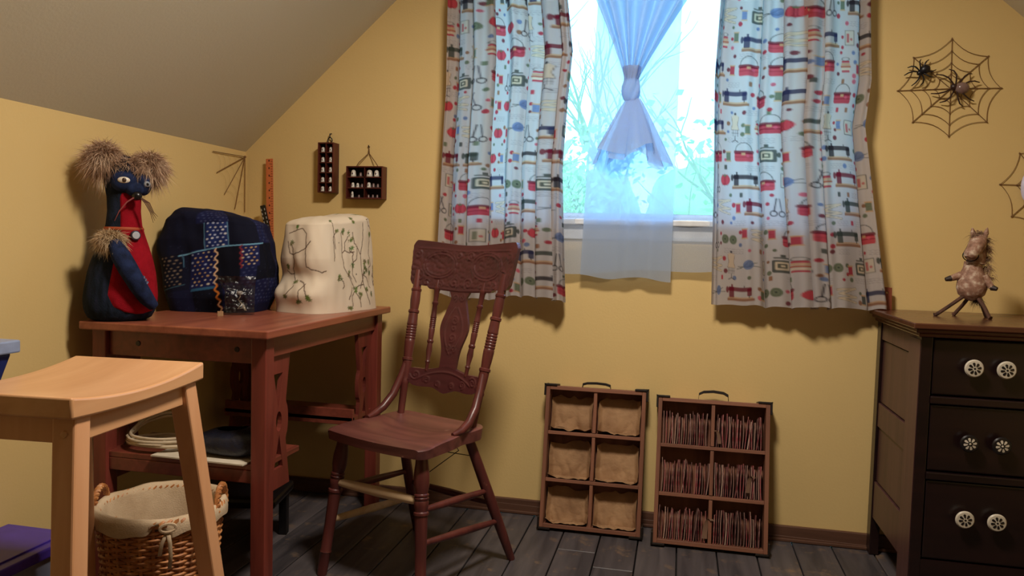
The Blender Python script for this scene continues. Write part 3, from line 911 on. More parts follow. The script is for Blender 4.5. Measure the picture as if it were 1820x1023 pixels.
# crest rail
def crest_xz(s, t):
    top = .985+.042*1 - .008*np.cos(s*PI*.9) - .02*np.clip((np.abs(s)-.93)/.07, 0, 1)**2
    bot = .862+.012*np.abs(s) + .008*np.clip((np.abs(s)-.62)/.05, 0, 1) + .016*np.clip((np.abs(s)-.93)/.07, 0, 1)**2
    hw = .206+.012*t
    return s*hw+.004, bot+(top-bot)*t
crest_curves = []
for sg in (-1, 1):
    crest_curves += [spiral(sg*.098, .952, .036, .036, 0, 1.0, 1.55, 36), spiral(sg*.098, .952, .045, .045, 0, 1.0, 1.45, 36)]
    crest_curves += [spiral(sg*.175, .918, .004, .022, 0, 1.3*sg), spiral(sg*.03, .892, .004, .02, PI/2, 1.4*sg), spiral(sg*.085, .885, .003, .012, 0, -1.2*sg), spiral(sg*.19, .985, .003, .015, 0, -1.2*sg), spiral(sg*.025, .985, .003, .014, PI, 1.2*sg), spiral(sg*.14, .89, .003, .012, 1, 1.1*sg)]
crest_curves += [[(-.19, 1.007), (0, .999), (.19, 1.007)], [(-.15, .876), (0, .868), (.15, .876)]]
def crest_front(s, t, x, z):
    r = relief_scroll(x, z, crest_curves) - .002*(np.exp(-(((np.abs(x)-.098)/.045)**2+((z-.952)/.028)**2)**2))
    r = r + .0012*np.abs(wob(np.stack([x, z], -1), 160, 5, 2))*(np.abs(z-.94) < .06)
    return back_y(z)-.012-r+.075*(s*s-1)*-.35 - .0*s
slab('crest_rail', 190, 84, crest_xz, crest_front, lambda s, t, x, z: back_y(z)+.006+.075*(s*s-1)*-.35, chair_m, chair)
# vase splat
def sp_xz(s, t):
    hw = .034+.0235*np.exp(-((t-.53)/.2)**2)-.004*np.exp(-((t-.86)/.06)**2)+.012*np.clip((t-.9)/.1, 0, 1)
    return s*hw, .60+t*.275
sp_c = [[(a*math.sin(v*PI)*.036+0, .655+v*.165) for v in np.linspace(0.05, .95, 14)] for a in (-1, 1)] + [spiral(sg*.014, .845, .002, .012, 0, 1.2*sg) for sg in (-1, 1)] + [spiral(sg*.012, .68, .002, .011, 0, -1.2*sg) for sg in (-1, 1)] + [spiral(0, .745, .006, .006, 0, 1), spiral(0, .77, .004, .014, 0, 1.3), spiral(0, .715, .004, .014, 0, -1.3)]
slab('back_splat', 46, 110, sp_xz, lambda s, t, x, z: back_y(z)+.014-relief_scroll(x, z, sp_c, .0026, .0018), lambda s, t, x, z: back_y(z)+.024, chair_m, chair)
# lower rail
def lr_xz(s, t):
    top = .606+.010*np.cos(s*PI*1.5)*(1-np.abs(s))+.006*(1-s*s)-.018*np.clip((np.abs(s)-.86)/.14, 0, 1)**2
    bot = .552-.010*np.exp(-((np.abs(s)-.0)/.45)**2)+.016*np.clip((np.abs(s)-.8)/.2, 0, 1)-.006*np.cos(s*PI*3)*(1-np.abs(s))
    return s*.158, bot+(top-bot)*t
lr_c = []
for sg in (-1, 1):
    lr_c += [spiral(sg*.12, .585, .003, .016, 0, 1.4*sg), spiral(sg*.075, .572, .003, .013, 1, -1.4*sg), spiral(sg*.03, .562, .003, .01, 1, 1.3*sg), spiral(sg*.145, .575, .002, .009, 0, 1.2)]
    lr_c += [[(sg*v*.11, .603-.03*v*v) for v in np.linspace(0, 1, 8)]]
slab('lower_rail', 130, 40, lr_xz, lambda s, t, x, z: back_y(z)-.006-relief_scroll(x, z, lr_c)+.05*(1-s*s)*.4, lambda s, t, x, z: back_y(z)+.008+.05*(1-s*s)*.4, chair_m, chair)
# bentwood hip braces from the posts down to the seat
for sg in (-1, 1):
    p = [(sg*.162, back_y(.625)-.006, .625), (sg*.166, back_y(.58)-.016, .575), (sg*.172, .118, .52), (sg*.178, .078, .482), (sg*.180, .04, .466), (sg*.176, .005, .460)]
    MB().tube(p, [.010, .0125, .0135, .0135, .012, .007], n=10).build('hip_brace', chairv_m, chair)

# ------------------------------------------------------------------ saddle stool in the foreground
stool = empty('saddle_stool', (-1.203, -1.500, 0), math.radians(4), 'pale beech saddle stool with curved seat in the left foreground', 'stool')
TZ, TW, TL = .742, .325, .42
s_, t_ = np.meshgrid(np.linspace(-1, 1, 25), np.linspace(0, 1, 41))
def st_top(s, t): return TZ-.020*(1-((t-.5)*2)**2) + 0*s
X = s_*TW/2; Y = (t_-.5)*TL
A = np.stack([X, Y, st_top(s_, t_)], -1); B = np.stack([X, Y, st_top(s_, t_)*.35+.65*TZ-.040], -1)
nu, nv = 25, 41; n = nu*nv; fs = []
for j in range(nv-1):
    for i in range(nu-1):
        a0 = j*nu+i
        fs.append((a0, a0+1, a0+nu+1, a0+nu)); fs.append((n+a0+nu, n+a0+nu+1, n+a0+1, n+a0))
rim = list(range(nu)) + [j*nu+nu-1 for j in range(1, nv)] + [(nv-1)*nu+i for i in range(nu-2, -1, -1)] + [j*nu for j in range(nv-2, 0, -1)]
for i in range(len(rim)):
    a0, b0 = rim[i], rim[(i+1) % len(rim)]; fs.append((b0, a0, a0+n, b0+n))
me = bpy.data.meshes.new('seat'); me.from_pydata(np.concatenate([A.reshape(-1, 3), B.reshape(-1, 3)]).tolist(), [], fs); finish(me, True, .5)
o = link('seat', me, stool_m, stool)
md = o.modifiers.new('bevel', 'BEVEL'); md.width = .005; md.segments = 3; md.limit_method = 'ANGLE'; md.angle_limit = math.radians(50)
for sx in (-1, 1):
    for sy in (-1, 1):
        MB().beam((sx*(TW/2+.024), sy*(TL/2+.055), 0), (sx*(TW/2-.032), sy*(TL/2-.040), TZ-.038), .042, .040, .046, .042).build('leg', stoolv_m, stool, smooth=False, bevel=.004)
def sleg(sx, sy, z):
    t = z/(TZ-.038); a = Vector((sx*(TW/2+.024), sy*(TL/2+.055), 0)); b = Vector((sx*(TW/2-.032), sy*(TL/2-.040), TZ-.038)); return a.lerp(b, t)
for sx in (-1, 1):
    a, b = sleg(sx, -1, .675), sleg(sx, 1, .675)
    MB().box(a.x-.011, a.x+.011, a.y+.015, b.y-.015, .652, .702).build('apron', stool_m, stool, smooth=False, bevel=.002)
for sy in (-1, 1):
    a, b = sleg(-1, sy, .675), sleg(1, sy, .675)
    MB().box(a.x+.018, b.x-.018, a.y-.011, a.y+.011, .652, .702).build('apron', stoolv_m, stool, smooth=False, bevel=.002)
for sx in (-1, 1):
    a, b = sleg(sx, -1, .17), sleg(sx, 1, .17)
    MB().box(a.x-.010, a.x+.010, a.y, b.y, .15, .185).build('stretcher', stool_m, stool, smooth=False, bevel=.003)
for sy in (-1,):
    a, b = sleg(-1, sy, .29), sleg(1, sy, .29)
    MB().box(a.x, b.x, a.y-.010, a.y+.010, .275, .31).build('stretcher', stoolv_m, stool, smooth=False, bevel=.003)
for sx in (-1, 1):
    p = sleg(sx, -1, .672)
    MB().turn((p.x+.002, p.y-.0235, .672), (p.x+.002, p.y-.019, .672), [(0, .006), (1, .0075)], 12).build('peg', stool_m, stool)

# ------------------------------------------------------------------ dresser
DR = (.665, -.495)
dresser = empty('chest_of_drawers', (DR[0], DR[1], 0), 0, 'very dark wooden chest of drawers with white flower knobs on the right', 'dresser')
DW, DD, DH = .85, .485, .84
m = MB()
m.box(-.03, DW+.02, -.035, DD, DH-.016, DH); m.box(-.02, DW+.01, -.022, DD, DH-.028, DH-.016); m.box(-.01, DW, -.012, DD, DH-.04, DH-.028)
m.build('top', wood('dresser_top_wood', (58, 30, 20), (96, 54, 36), axis='X', rough=.25, grain=26, coat=.3), dresser, smooth=False, bevel=.003)
PX = .03
for nm, a, b, c, d in (('stile', 0, PX, 0, .045), ('stile', 0, PX, DD-.045, DD), ('stile', DW-PX, DW, 0, .045), ('stile', DW-PX, DW, DD-.045, DD)):
    MB().box(a, b, c, d, 0, DH-.04).build(nm, dressv_m if a == 0 and False else dress_m, dresser, smooth=False, bevel=.002)
# left side: rails and inset panels
for z0, z1 in ((DH-.10, DH-.04), (.445, .525), (.13, .255)):
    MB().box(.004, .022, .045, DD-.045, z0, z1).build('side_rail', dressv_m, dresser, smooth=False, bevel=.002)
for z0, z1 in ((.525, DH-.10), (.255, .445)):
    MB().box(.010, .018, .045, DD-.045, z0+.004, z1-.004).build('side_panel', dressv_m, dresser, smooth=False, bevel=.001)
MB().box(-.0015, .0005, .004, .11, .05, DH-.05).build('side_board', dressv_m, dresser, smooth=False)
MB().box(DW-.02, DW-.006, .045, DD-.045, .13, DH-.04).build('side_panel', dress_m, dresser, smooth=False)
MB().box(PX, DW-PX, DD-.012, DD-.004, .13, DH-.04).build('back_panel', dress_m, dresser, smooth=False)
for z0, z1 in ((.613, .634), (.398, .419)):
    MB().box(PX, DW-PX, -.004, .03, z0, z1).build('drawer_rail', dress_m, dresser, smooth=False, bevel=.003)
ap = [(0, .165), (DW-2*PX, .165), (DW-2*PX, .09)] + [((DW-2*PX)*(1-q), .09+.05*math.sin(PI*q)**.6) for q in np.linspace(.08, .92, 17)] + [(0, .09)]
MB().prism(ap, .002, .02, lambda a, b, t: (PX+a, t, b)).build('front_apron', dress_m, dresser, smooth=False)
knob_w = plain('knob_white', (206, 196, 178), rough=.3)
knob_b = plain('knob_black', (24, 20, 22), rough=.35)
for k, (z0, z1, kz) in enumerate(((.638, DH-.045, .721), (.423, .609, .512), (.170, .394, .298))):
    MB().box(PX+.003, DW-PX-.003, .004, .40, z0, z1).build('drawer', dress_m, dresser, smooth=False, bevel=.004)
    kx0 = .795-DR[0]
    for kx in (kx0, kx0+.080, DW-kx0-.080, DW-kx0):
        bmat, pmat = (knob_b, knob_w) if k == 1 else (knob_w, knob_b)
        kb = MB().turn((kx, .004, kz), (kx, -.026, kz), [(0, .008), (.45, .008), (.55, .021), (.8, .0245), (.93, .0215), (1, .001)], 28).build('knob', bmat, dresser)
        pm = MB()
        for q in range(8):
            a = 2*PI*q/8+.2
            pts = [(.004*math.cos(a), .004*math.sin(a))]
            out = []
            for f, w_ in ((.2, .0012), (.5, .0026), (.8, .0034), (.95, .0022), (1.0, 0)):
                rr = .0035+.0135*f; out.append((rr, w_))
            poly = [(rr*math.cos(a)-w_*math.sin(a), rr*math.sin(a)+w_*math.cos(a)) for rr, w_ in out] + [(rr*math.cos(a)+w_*math.sin(a), rr*math.sin(a)-w_*math.cos(a)) for rr, w_ in out[-2::-1]]
            yy = [(-.0262+.0028*(math.hypot(*p)/.0215)**2) for p in poly]
            b0 = len(pm.v)
            pm.v += [(kx+p[0], y0-.0005, kz+p[1]) for p, y0 in zip(poly, yy)]
            pm.f.append(tuple(range(b0, b0+len(poly))))
        pm.ball((kx, -.0258, kz), (.003, .0012, .003), 10, 6)
        pm.build('petal_pattern', pmat, kb, smooth=False)

# ------------------------------------------------------------------ stuffed mouse doll on the desk
navy_cloth = noise_mat('navy_plaid_cloth', [(22, 26, 34), (30, 38, 52), (40, 44, 66)], scale=(1, 1, .3), nscale=60, rough=.9, bump=.3, bscale=500, spec=.1)
red_felt = noise_mat('red_felt', [(128, 14, 26), (150, 20, 34)], nscale=40, rough=.95, bump=.25, bscale=400, spec=.1)
arm_cloth = noise_mat('blue_arm_cloth', [(26, 32, 52), (40, 52, 88)], nscale=40, rough=.9, bump=.3, bscale=500, spec=.1)
stripe_cloth = plain('grey_stripe_cloth', (96, 104, 130), rough=.9)
fur_m = noise_mat('tan_fur', [(138, 104, 82), (190, 156, 128), (216, 190, 164)], nscale=30, rough=.8, spec=.2)
furp_m = noise_mat('cream_fur', [(168, 136, 98), (214, 190, 156)], nscale=30, rough=.8, spec=.2)
black_m = plain('black_gloss', (16, 14, 16), rough=.3)
eye_m = plain('eye_white', (226, 214, 196), rough=.3)
doll = empty('mouse_doll', (-1.622, -.868, DZ), math.radians(39.7), 'tall stuffed mouse doll with furry ears and red belly on the desk', 'doll')
bp = [(0, .070), (.006, .084), (.03, .096), (.06, .099), (.10, .096), (.14, .090), (.18, .080), (.215, .068), (.25, .055), (.28, .047), (.32, .043), (.36, .044), (.39, .05), (.42, .052), (.45, .046), (.475, .03), (.485, .004)]
zz = np.linspace(0, .485, 60)
rr = np.interp(zz, [p[0] for p in bp], [p[1] for p in bp])
th = np.linspace(0, 2*PI, 73)[:-1]
T, Z = np.meshgrid(th, zz); Rr = np.repeat(rr[:, None], 72, 1)
Rr = Rr*(1+.02*wob(np.stack([np.cos(T), np.sin(T), Z*9], -1), 2.2, 3))
cx = .0+.012*np.clip(Z/.25, 0, 1)
P = np.stack([cx+Rr*np.cos(T), Rr*np.sin(T)*.92, Z], -1)
Bm = MB(); Bm.add(P.reshape(-1, 3).tolist(), [(j*72+i, j*72+(i+1) % 72, (j+1)*72+(i+1) % 72, (j+1)*72+i) for j in range(59) for i in range(72)] + [tuple(range(71, -1, -1)), tuple(59*72+i for i in range(72))])
Bm.build('body', navy_cloth, doll)
# red front, sewn over the belly; it looks towards the window
f0 = -PI/2+math.radians(34)
zb = np.linspace(.022, .372, 50); ub = np.linspace(-1, 1, 41)
U, Z = np.meshgrid(ub, zb)
hw = np.interp(Z, [.022, .028, .045, .08, .2, .27, .36, .372], [.15, .45, .78, .95, .86, .78, .82, .7])
T = f0+U*hw
Rr = np.interp(Z, [p[0] for p in bp], [p[1] for p in bp])*(1+.02*wob(np.stack([np.cos(T), np.sin(T), Z*9], -1), 2.2, 3))+.004*np.clip((1-np.abs(U))*8, 0, 1)*np.clip(np.minimum(Z-.022, .372-Z)*120, 0, 1)
P = np.stack([.012*np.clip(Z/.25, 0, 1)+Rr*np.cos(T), Rr*np.sin(T)*.92, Z], -1)
link('red_front', grid_mesh('red_front', P), red_felt, doll)
MB().tube([(-.012, -.074, .228), (.004, -.100, .19), (.022, -.112, .155), (.048, -.108, .105), (.070, -.098, .068), (.088, -.084, .045)], [.018, .026, .0265, .024, .021, .015], n=14).build('arm', arm_cloth, doll)
for q in (.40, .46, .52):
    p = Vector((.014, -.108, .17)).lerp(Vector((.088, -.088, .045)), q)
    d = Vector((.088, -.088, .045))-Vector((.014, -.108, .17)); d.normalize()
    MB().turn(p-d*.0018, p+d*.0018, [(0, .0252), (1, .0252)], 16).build('sleeve_stripe', stripe_cloth, doll)
rb = [(.012+.0515*math.cos(a), .0485*math.sin(a), .268) for a in np.linspace(0, 2*PI, 33)[:-1]]
MB().tube(rb, .0055, n=8, closed=True, flat=.5).build('ribbon', plain('orange_ribbon', (170, 74, 34), rough=.7), doll)
MB().turn((.040, -.052, .250), (.043, -.062, .250), [(0, .012), (.3, .014), (.9, .014), (.95, .011), (1, .0108)], 24).build('badge', plain('dark_pewter', (46, 44, 60), rough=.4, metal=.5), doll)
MB().turn((.043, -.0615, .250), (.0435, -.0635, .250), [(0, .0112), (1, .0095)], 24).build('badge_face', plain('silver_glass', (200, 208, 224), rough=.15, metal=.3), doll)
# head: two dark eye pouches, eyes, nose, whiskers
MB().ball((.012, -.040, .405), (.036, .026, .031), 20, 12).build('eye_pouch', arm_cloth, doll)
MB().ball((.062, -.030, .400), (.024, .026, .033), 20, 12).build('eye_pouch', arm_cloth, doll)
MB().ball((.040, -.046, .385), (.026, .024, .022), 16, 10).build('muzzle', arm_cloth, doll)
e = MB().ball((.012, -.063, .408), (.0165, .006, .0095), 18, 10).build('eye', eye_m, doll)
MB().ball((.013, -.068, .408), (.006, .003, .0065), 14, 8).build('pupil', plain('brown_iris', (70, 52, 44), rough=.2), e)
e = MB().ball((.072, -.052, .400), (.010, .006, .009), 18, 10).build('eye', plain('grey_eye', (140, 146, 156), rough=.3), doll)
MB().ball((.074, -.0565, .400), (.004, .003, .0045), 14, 8).build('pupil', black_m, e)
MB().ball((.046, -.068, .364), (.014, .012, .013), 16, 10).build('nose', black_m, doll)
for k in range(4):
    MB().tube([(.052, -.072, .362), (.066+.004*k, -.078, .345), (.080+.003*k, -.080, .318), (.088+.004*k, -.080, .288+.006*k)], [.0016, .0015, .0012, .0005], n=5).build('whisker', plain('whisker_brown', (86, 52, 30), rough=.6) if k == 0 else MATS['whisker_brown'], doll)
MB().tube([(.040, -.074, .36), (.02, -.078, .345), (.0, -.076, .318), (-.012, -.068, .29)], [.0022, .002, .0016, .0006], n=5).build('whisker', plain('whisker_pink', (150, 70, 70), rough=.7), doll)
def tuft(name, c, r, n, length, mat, seed, droop=.6):
    g = np.random.default_rng(seed); d = g.normal(size=(n, 3)); d /= np.linalg.norm(d, axis=1)[:, None]
    fur(name, np.array(c)+d*np.array(r), d+np.array([0, 0, -.1]), length, .0007, mat, doll, droop, seed, .55)
MB().ball((-.038, .0, .468), (.030, .022, .034), 14, 10).build('ear', navy_cloth, doll)
MB().ball((.078, .0, .452), (.030, .022, .030), 14, 10).build('ear', navy_cloth, doll)
tuft('ear_fur', (-.040, -.002, .475), (.032, .024, .034), 4200, .042, fur_m, 1, 1.0)
tuft('ear_fur', (.078, -.002, .458), (.032, .024, .030), 4200, .040, fur_m, 2, 1.0)
tuft('forehead_fur', (.022, -.006, .456), (.046, .030, .018), 2600, .028, fur_m, 3)
tuft('cuff_fur', (-.022, -.062, .238), (.030, .016, .018), 2400, .026, furp_m, 4, .9)

# ------------------------------------------------------------------ sewing-machine covers
def cover_mesh(name, hx, hy, h, corner, levels, canvas, peri_mm, dome, seed, amp, lean=(0, 0), shear=0.0, nu=360, nv=190, extra=None):
    """cloth cover: levels [(t, scale_x, scale_y)] from hem (0) to shoulder (1), then a domed top"""
    u = np.linspace(0, 1, nu+1)[:-1]; v = np.linspace(0, 1, nv)
    U, Vv = np.meshgrid(u, v)
    e = 2.0/corner
    a_ = np.linspace(0, 2*PI, 8001); qx = hx*np.sign(np.cos(a_))*np.abs(np.cos(a_))**e; qy = hy*np.sign(np.sin(a_))*np.abs(np.sin(a_))**e
    arc = np.concatenate([[0], np.cumsum(np.hypot(np.diff(qx), np.diff(qy)))]); arc /= arc[-1]
    a = np.interp(U, arc, a_)
    ca, sa = np.cos(a), np.sin(a)
    bx = np.sign(ca)*np.abs(ca)**e; by = np.sign(sa)*np.abs(sa)**e
    side = np.clip(Vv/.78, 0, 1); top = np.clip((Vv-.78)/.22, 0, 1)
    kx = np.interp(side, [l[0] for l in levels], [l[1] for l in levels]); ky = np.interp(side, [l[0] for l in levels], [l[2] for l in levels])
    shrink = np.cos(top*PI/2)**.8
    x = bx*hx*kx*shrink; y = by*hy*ky*shrink
    z = h*(side*(1-dome)+dome*np.sin(top*PI/2))
    p = np.stack([x, y, z], -1)
    if extra is not None: p = extra(p, U, Vv)
    w = wob(p, 16, seed)*.5+wob(p*np.array([1, 1, .35]), 45, seed+1)*.35
    nrm = np.stack([bx, by, .6*top], -1); nrm /= np.linalg.norm(nrm, axis=-1)[..., None]+1e-9
    p = p + nrm*(amp*w)[..., None]*np.clip(.35+Vv*3, 0, 1)[..., None]
    p[..., 0] += lean[0]*p[..., 2]; p[..., 1] += lean[1]*p[..., 2]
    p[..., 2] = np.maximum(p[..., 2], .0005)
    # print coordinates: running length round the hem, height up the side and over the top
    col = canvas.sample(U*peri_mm, Vv*(h*1000*1.25)-shear*np.clip(U*peri_mm-.75*peri_mm, -200, 200))
    return grid_mesh(name, p, wrap_u=True, colors=col)
cloth_print = printed('printed_cover_cotton')

# navy patchwork; u=0 faces +x, .75 faces the front (-y)
NP = 1100
c = Canvas(NP, 430, (14, 16, 34), px=1.5); r = random.Random(4)
def dots(x0, x1, y0, y1, step, bgc, cols):
    c.rect(x0, y0, x1, y1, bgc)
    j = 0; y = y0+step/2
    while y < y1-2:
        x = x0+step/2+(step/2 if j % 2 else 0)
        while x < x1-2:
            q = r.uniform(2.6, 4.6); c.ell(x+r.uniform(-2, 2), y+r.uniform(-2, 2), q*1.15, q*.8, r.choice(cols), .9)
            x += step
        y += step*.72; j += 1
CL = [(196, 186, 170), (176, 140, 96), (150, 160, 190), (190, 160, 120)]
for x0 in range(0, NP, 110):
    for y0, y1 in ((0, 95), (95, 235), (235, 430)):
        if r.random() < .35: dots(x0, x0+110, y0, y1, 19, (22, 26, 62), [(60, 66, 100), (52, 58, 92)])
        else:
            c.rect(x0, y0, x0+110, y1, r.choice([(12, 14, 28), (17, 19, 40), (22, 24, 52)]))
            for k in range(25): c.ell(r.uniform(x0, x0+110), r.uniform(y0, y1), 1.2, 1.2, (60, 66, 100), .5)
fx = .75*NP
dots(fx-70, fx+28, 95, 235, 20, (24, 28, 72), CL)
dots(fx-170, fx-100, 110, 230, 18, (15, 17, 34), [(110, 92, 84), (124, 108, 96)])
dots(fx-15, fx+70, 235, 330, 19, (30, 42, 92), [(170, 180, 210), (200, 200, 205)])
dots(fx+110, fx+175, 150, 235, 18, (24, 28, 70), CL)
c.rect(fx+28, 100, fx+110, 235, (12, 13, 26)); c.rect(fx-100, 236, fx-15, 330, (16, 18, 36)); c.rect(fx+72, 238, fx+180, 400, (14, 16, 34))
c.line([(fx-110, 222), (fx-40, 230), (fx+60, 238), (fx+200, 234)], 4.5, (110, 160, 190))
c.line([(fx-15, 236), (fx-22, 330)], 3.5, (80, 120, 150)); c.line([(fx+71, 238), (fx+66, 330)], 3.5, (80, 120, 150))
c.line([(fx-100, 225), (fx-96, 180)], 3, (70, 110, 140)); c.line([(fx-180, 105), (fx-90, 116)], 2.5, (60, 90, 110))
for k in range(30):
    c.line([(fx-62+3*k, 88+4*(k % 2)), (fx-59+3*k, 88+4*((k+1) % 2))], 6, (46, 88, 122))
zz_ = [(fx+28+6*math.sin(k*1.25)+max(0, 16-k)*1.4, 232-232*(1-k/40)+0) for k in range(41)]
c.line(zz_[16:], 5.0, (214, 176, 140)); c.line(zz_[:18], 6.5, (206, 120, 48)); c.line(zz_[:7], 3.2, (220, 200, 170))
zz_ = [(fx+112+4*math.sin(k*1.3), 150+85*k/20) for k in range(21)]
c.line(zz_, 5, (120, 40, 48))
def navy_extra(p, U, Vv):
    q = p.copy()
    z = p[..., 2]/.335
    q[..., 2] = p[..., 2]*(1-.10*np.clip(p[..., 0]/.2, -1, 1)*np.clip(z-.4, 0, 1) - .10*np.clip(-(p[..., 0]+.10)/.1, 0, 1)*z)
    q[..., 0] -= .022*np.exp(-((z-.70)/.22)**2)*(p[..., 0] < -.08)*np.clip((-p[..., 0]-.08)/.08, 0, 1)
    return q
o = link('sewing_machine_cover', cover_mesh('sewing_machine_cover', .176, .115, .342, 4.0, [(0, .86, .95), (.15, .93, 1), (.5, 1.0, 1), (.8, 1.0, .98), (1, .93, .9)], c, NP, .12, 12, .012, shear=.17, extra=navy_extra), cloth_print, None, (-1.556, -.458, DZ), (0, 0, math.radians(13)))
tag(o, 'navy blue patchwork quilted sewing machine cover standing on the desk', 'machine cover', 'sewing machine covers')

# cream cover with ivy print
CP = 1040
c = Canvas(CP, 430, (214, 198, 176), px=1.2); r = random.Random(9)
VINE, IVY = (74, 48, 34), (92, 104, 56)
def ivy(x, y, s):
    for k in range(r.randint(3, 5)):
        a = r.uniform(0, 6.28); d = r.uniform(0, s*.8)
        px_, py_ = x+d*math.cos(a), y+d*math.sin(a)
        pts = []
        for q in range(10):
            b = a+2*PI*q/10; rad = s*(.80 if q % 2 else .36)*r.uniform(.8, 1.2)
            pts.append((px_+rad*math.cos(b), py_+rad*math.sin(b)))
        c.poly(pts, (IVY[0]+r.randint(-14, 14), IVY[1]+r.randint(-14, 14), IVY[2]+r.randint(-10, 10)), .85)
def vine(pts, w=3.5):
    P_ = []
    for (a, b), (d, e) in zip(pts[:-1], pts[1:]):
        for q in np.linspace(0, 1, 6)[:-1]: P_.append((a+(d-a)*q+r.uniform(-1.5, 1.5), b+(e-b)*q+r.uniform(-1.5, 1.5)))
    c.line(P_+[pts[-1]], w, VINE)
for k in range(26):
    x, y = r.uniform(0, CP), r.uniform(10, 400); pts = [(x, y)]
    for q in range(r.randint(3, 6)):
        x += r.uniform(-34, 34); y += r.uniform(-30, 46); pts.append((x, y))
    if not (.70*CP < pts[0][0] < 1.0*CP or pts[0][0] < .12*CP): vine(pts); ivy(*pts[-1], 13)
# the two faces the room sees: front (u about .75) and the long right side (u about 1.0/0)
fx = .755*CP
vine([(fx-60, 300), (fx-20, 312), (fx+12, 322), (fx+34, 300), (fx+38, 240), (fx+42, 170), (fx+60, 160), (fx+92, 150), (fx+110, 156)])
vine([(fx-55, 265), (fx-40, 220), (fx-22, 215), (fx+8, 225), (fx+36, 240), (fx+56, 270)]); vine([(fx-22, 215), (fx-26, 240), (fx-40, 262)])
vine([(fx-22, 215), (fx-14, 185), (fx-26, 160), (fx-20, 130), (fx-10, 118)]); vine([(fx-60, 150), (fx-42, 140), (fx-26, 142)])
vine([(fx+12, 118), (fx+34, 110), (fx+54, 80), (fx+62, 60)]); vine([(fx+40, 106), (fx+28, 84), (fx+30, 50)]); vine([(fx-6, 100), (fx-30, 66)])
for x, y in ((fx-32, 262), (fx-10, 116), (fx+64, 56), (fx+28, 44), (fx-36, 60), (fx-20, 330), (fx-52, 170)): ivy(x, y, 12)
g = 1.0*CP
def W_(pts): 
    return [((x) % CP if False else x, y) for x, y in pts]
for off in (0, -CP):
    q = g+off
    vine([(q+95, 330), (q+84, 270), (q+60, 215), (q+62, 150), (q+72, 90), (q+96, 20)]); vine([(q-52, 300), (q-48, 262), (q-54, 215), (q-46, 165), (q-10, 120), (q+14, 84)])
    vine([(q-54, 220), (q-34, 232), (q-8, 222), (q+22, 225)]); vine([(q-34, 232), (q-30, 262), (q-6, 286)]); vine([(q+20, 300), (q+26, 258), (q+44, 240), (q+60, 215)])
    vine([(q+40, 240), (q+36, 200), (q+12, 180)]); vine([(q+14, 84), (q+40, 96), (q+70, 100)]); vine([(q+14, 76), (q-10, 56), (q-4, 20)]); vine([(q+14, 76), (q+40, 44), (q+44, 14)])
    for x, y in ((q-40, 306), (q-2, 300), (q+10, 270), (q+12, 240), (q+8, 178), (q+14, 84), (q+44, 60), (q+24, 345), (q+30, 372), (q+120, 140), (q+124, 60), (q-22, 10)): ivy(x, y, 13)
    c.ell(q+30, 140, 3, 3, BLK); c.ell(q-70, 262, 2.4, 2.4, BLK)
for k in range(9):
    x, y = (r.uniform(.86, .99) if k % 2 else r.uniform(.0, .15))*CP, r.uniform(20, 250); pts = [(x, y)]
    for q in range(r.randint(3, 5)):
        x += r.uniform(-26, 26); y += r.uniform(8, 44); pts.append((x, y))
    vine(pts); ivy(*pts[-1], 13)
for k in range(14): ivy(r.uniform(0, CP), r.uniform(20, 400), 12)
def cream_extra(p, U, Vv):
    q = p.copy(); z = p[..., 2]/.33
    q[..., 2] = p[..., 2]*(1+.10*np.clip(p[..., 1]/.15, -1, 1)*np.clip(z-.5, 0, 1)*2*.5 - .05*np.exp(-((p[..., 1]+.02)/.05)**2)*np.clip(z-.7, 0, 1))
    # slack fold near the hem of the front face
    fr = np.clip((-p[..., 1]-.10)/.05, 0, 1)
    q[..., 1] -= fr*(.018*np.exp(-((z-.20)/.10)**2) - .016*np.exp(-((z-.38)/.10)**2))
    return q
o = link('sewing_machine_cover', cover_mesh('sewing_machine_cover', .116, .188, .342, 4.2, [(0, 1, 1), (.2, .99, .985), (.6, .92, .93), (1, .78, .80)], c, CP, .09, 31, .009, extra=cream_extra), cloth_print, None, (-1.240, -.281, DZ), (0, 0, math.radians(-13)))
tag(o, 'cream sewing machine cover printed with brown vines and ivy on the desk', 'machine cover', 'sewing machine covers')

# clear plastic bag leaning between the covers
bag = empty('plastic_bag', (-1.395, -.60, DZ), math.radians(28), 'small clear plastic bag with a cord inside, between the two covers', 'bag')
u, v = np.meshgrid(np.linspace(-1, 1, 50), np.linspace(0, 1, 60))
for sg in (-1, 1):
    th = .014*np.sqrt(np.clip(1-u*u, 0, 1))*np.clip(np.sin(PI*np.clip(v*.8+.12, 0, 1)), 0, 1)
    x = u*(.046+.016*np.clip((v-.6)/.4, 0, 1)) - .012*np.clip((v-.6)/.4, 0, 1); z = .001+v*.125
    y = sg*th + .004*wob(np.stack([u, v*2.5], -1), 5, 8)*np.clip(v*3, 0, 1) - .012*np.clip((v-.65)/.35, 0, 1) + .02*v
    link('bag_side', grid_mesh('bag_side', np.stack([x, y, z], -1)), plastic_m, bag)
cord = [(0, .006, .07), (.002, .004, .06), (-.004, .004, .05), (.006, .004, .035), (-.006, .004, .02), (.010, .004, .022), (.006, .004, .04), (.016, .004, .015), (.012, .004, .035), (.02, .004, .014)]
MB().tube(cord, .0016, n=6).build('cord', plain('pale_cord', (206, 196, 176), rough=.6), bag)
MB().turn((0, .006, .066), (0, .006, .078), [(0, .007), (.5, .010), (1, .009)], 14).build('cord_end', plain('cord_ring', (168, 164, 160), rough=.4), bag)
o = MB().box(-.009, .009, -.003, .003, 0, .016).build('small_wood_block', plain('tan_wood', (168, 130, 92)), None, smooth=False, bevel=.001, loc=(-1.425, -.66, DZ), rot=(0, 0, .6))
tag(o, 'tiny tan block on the desk in front of the clear bag', 'block')

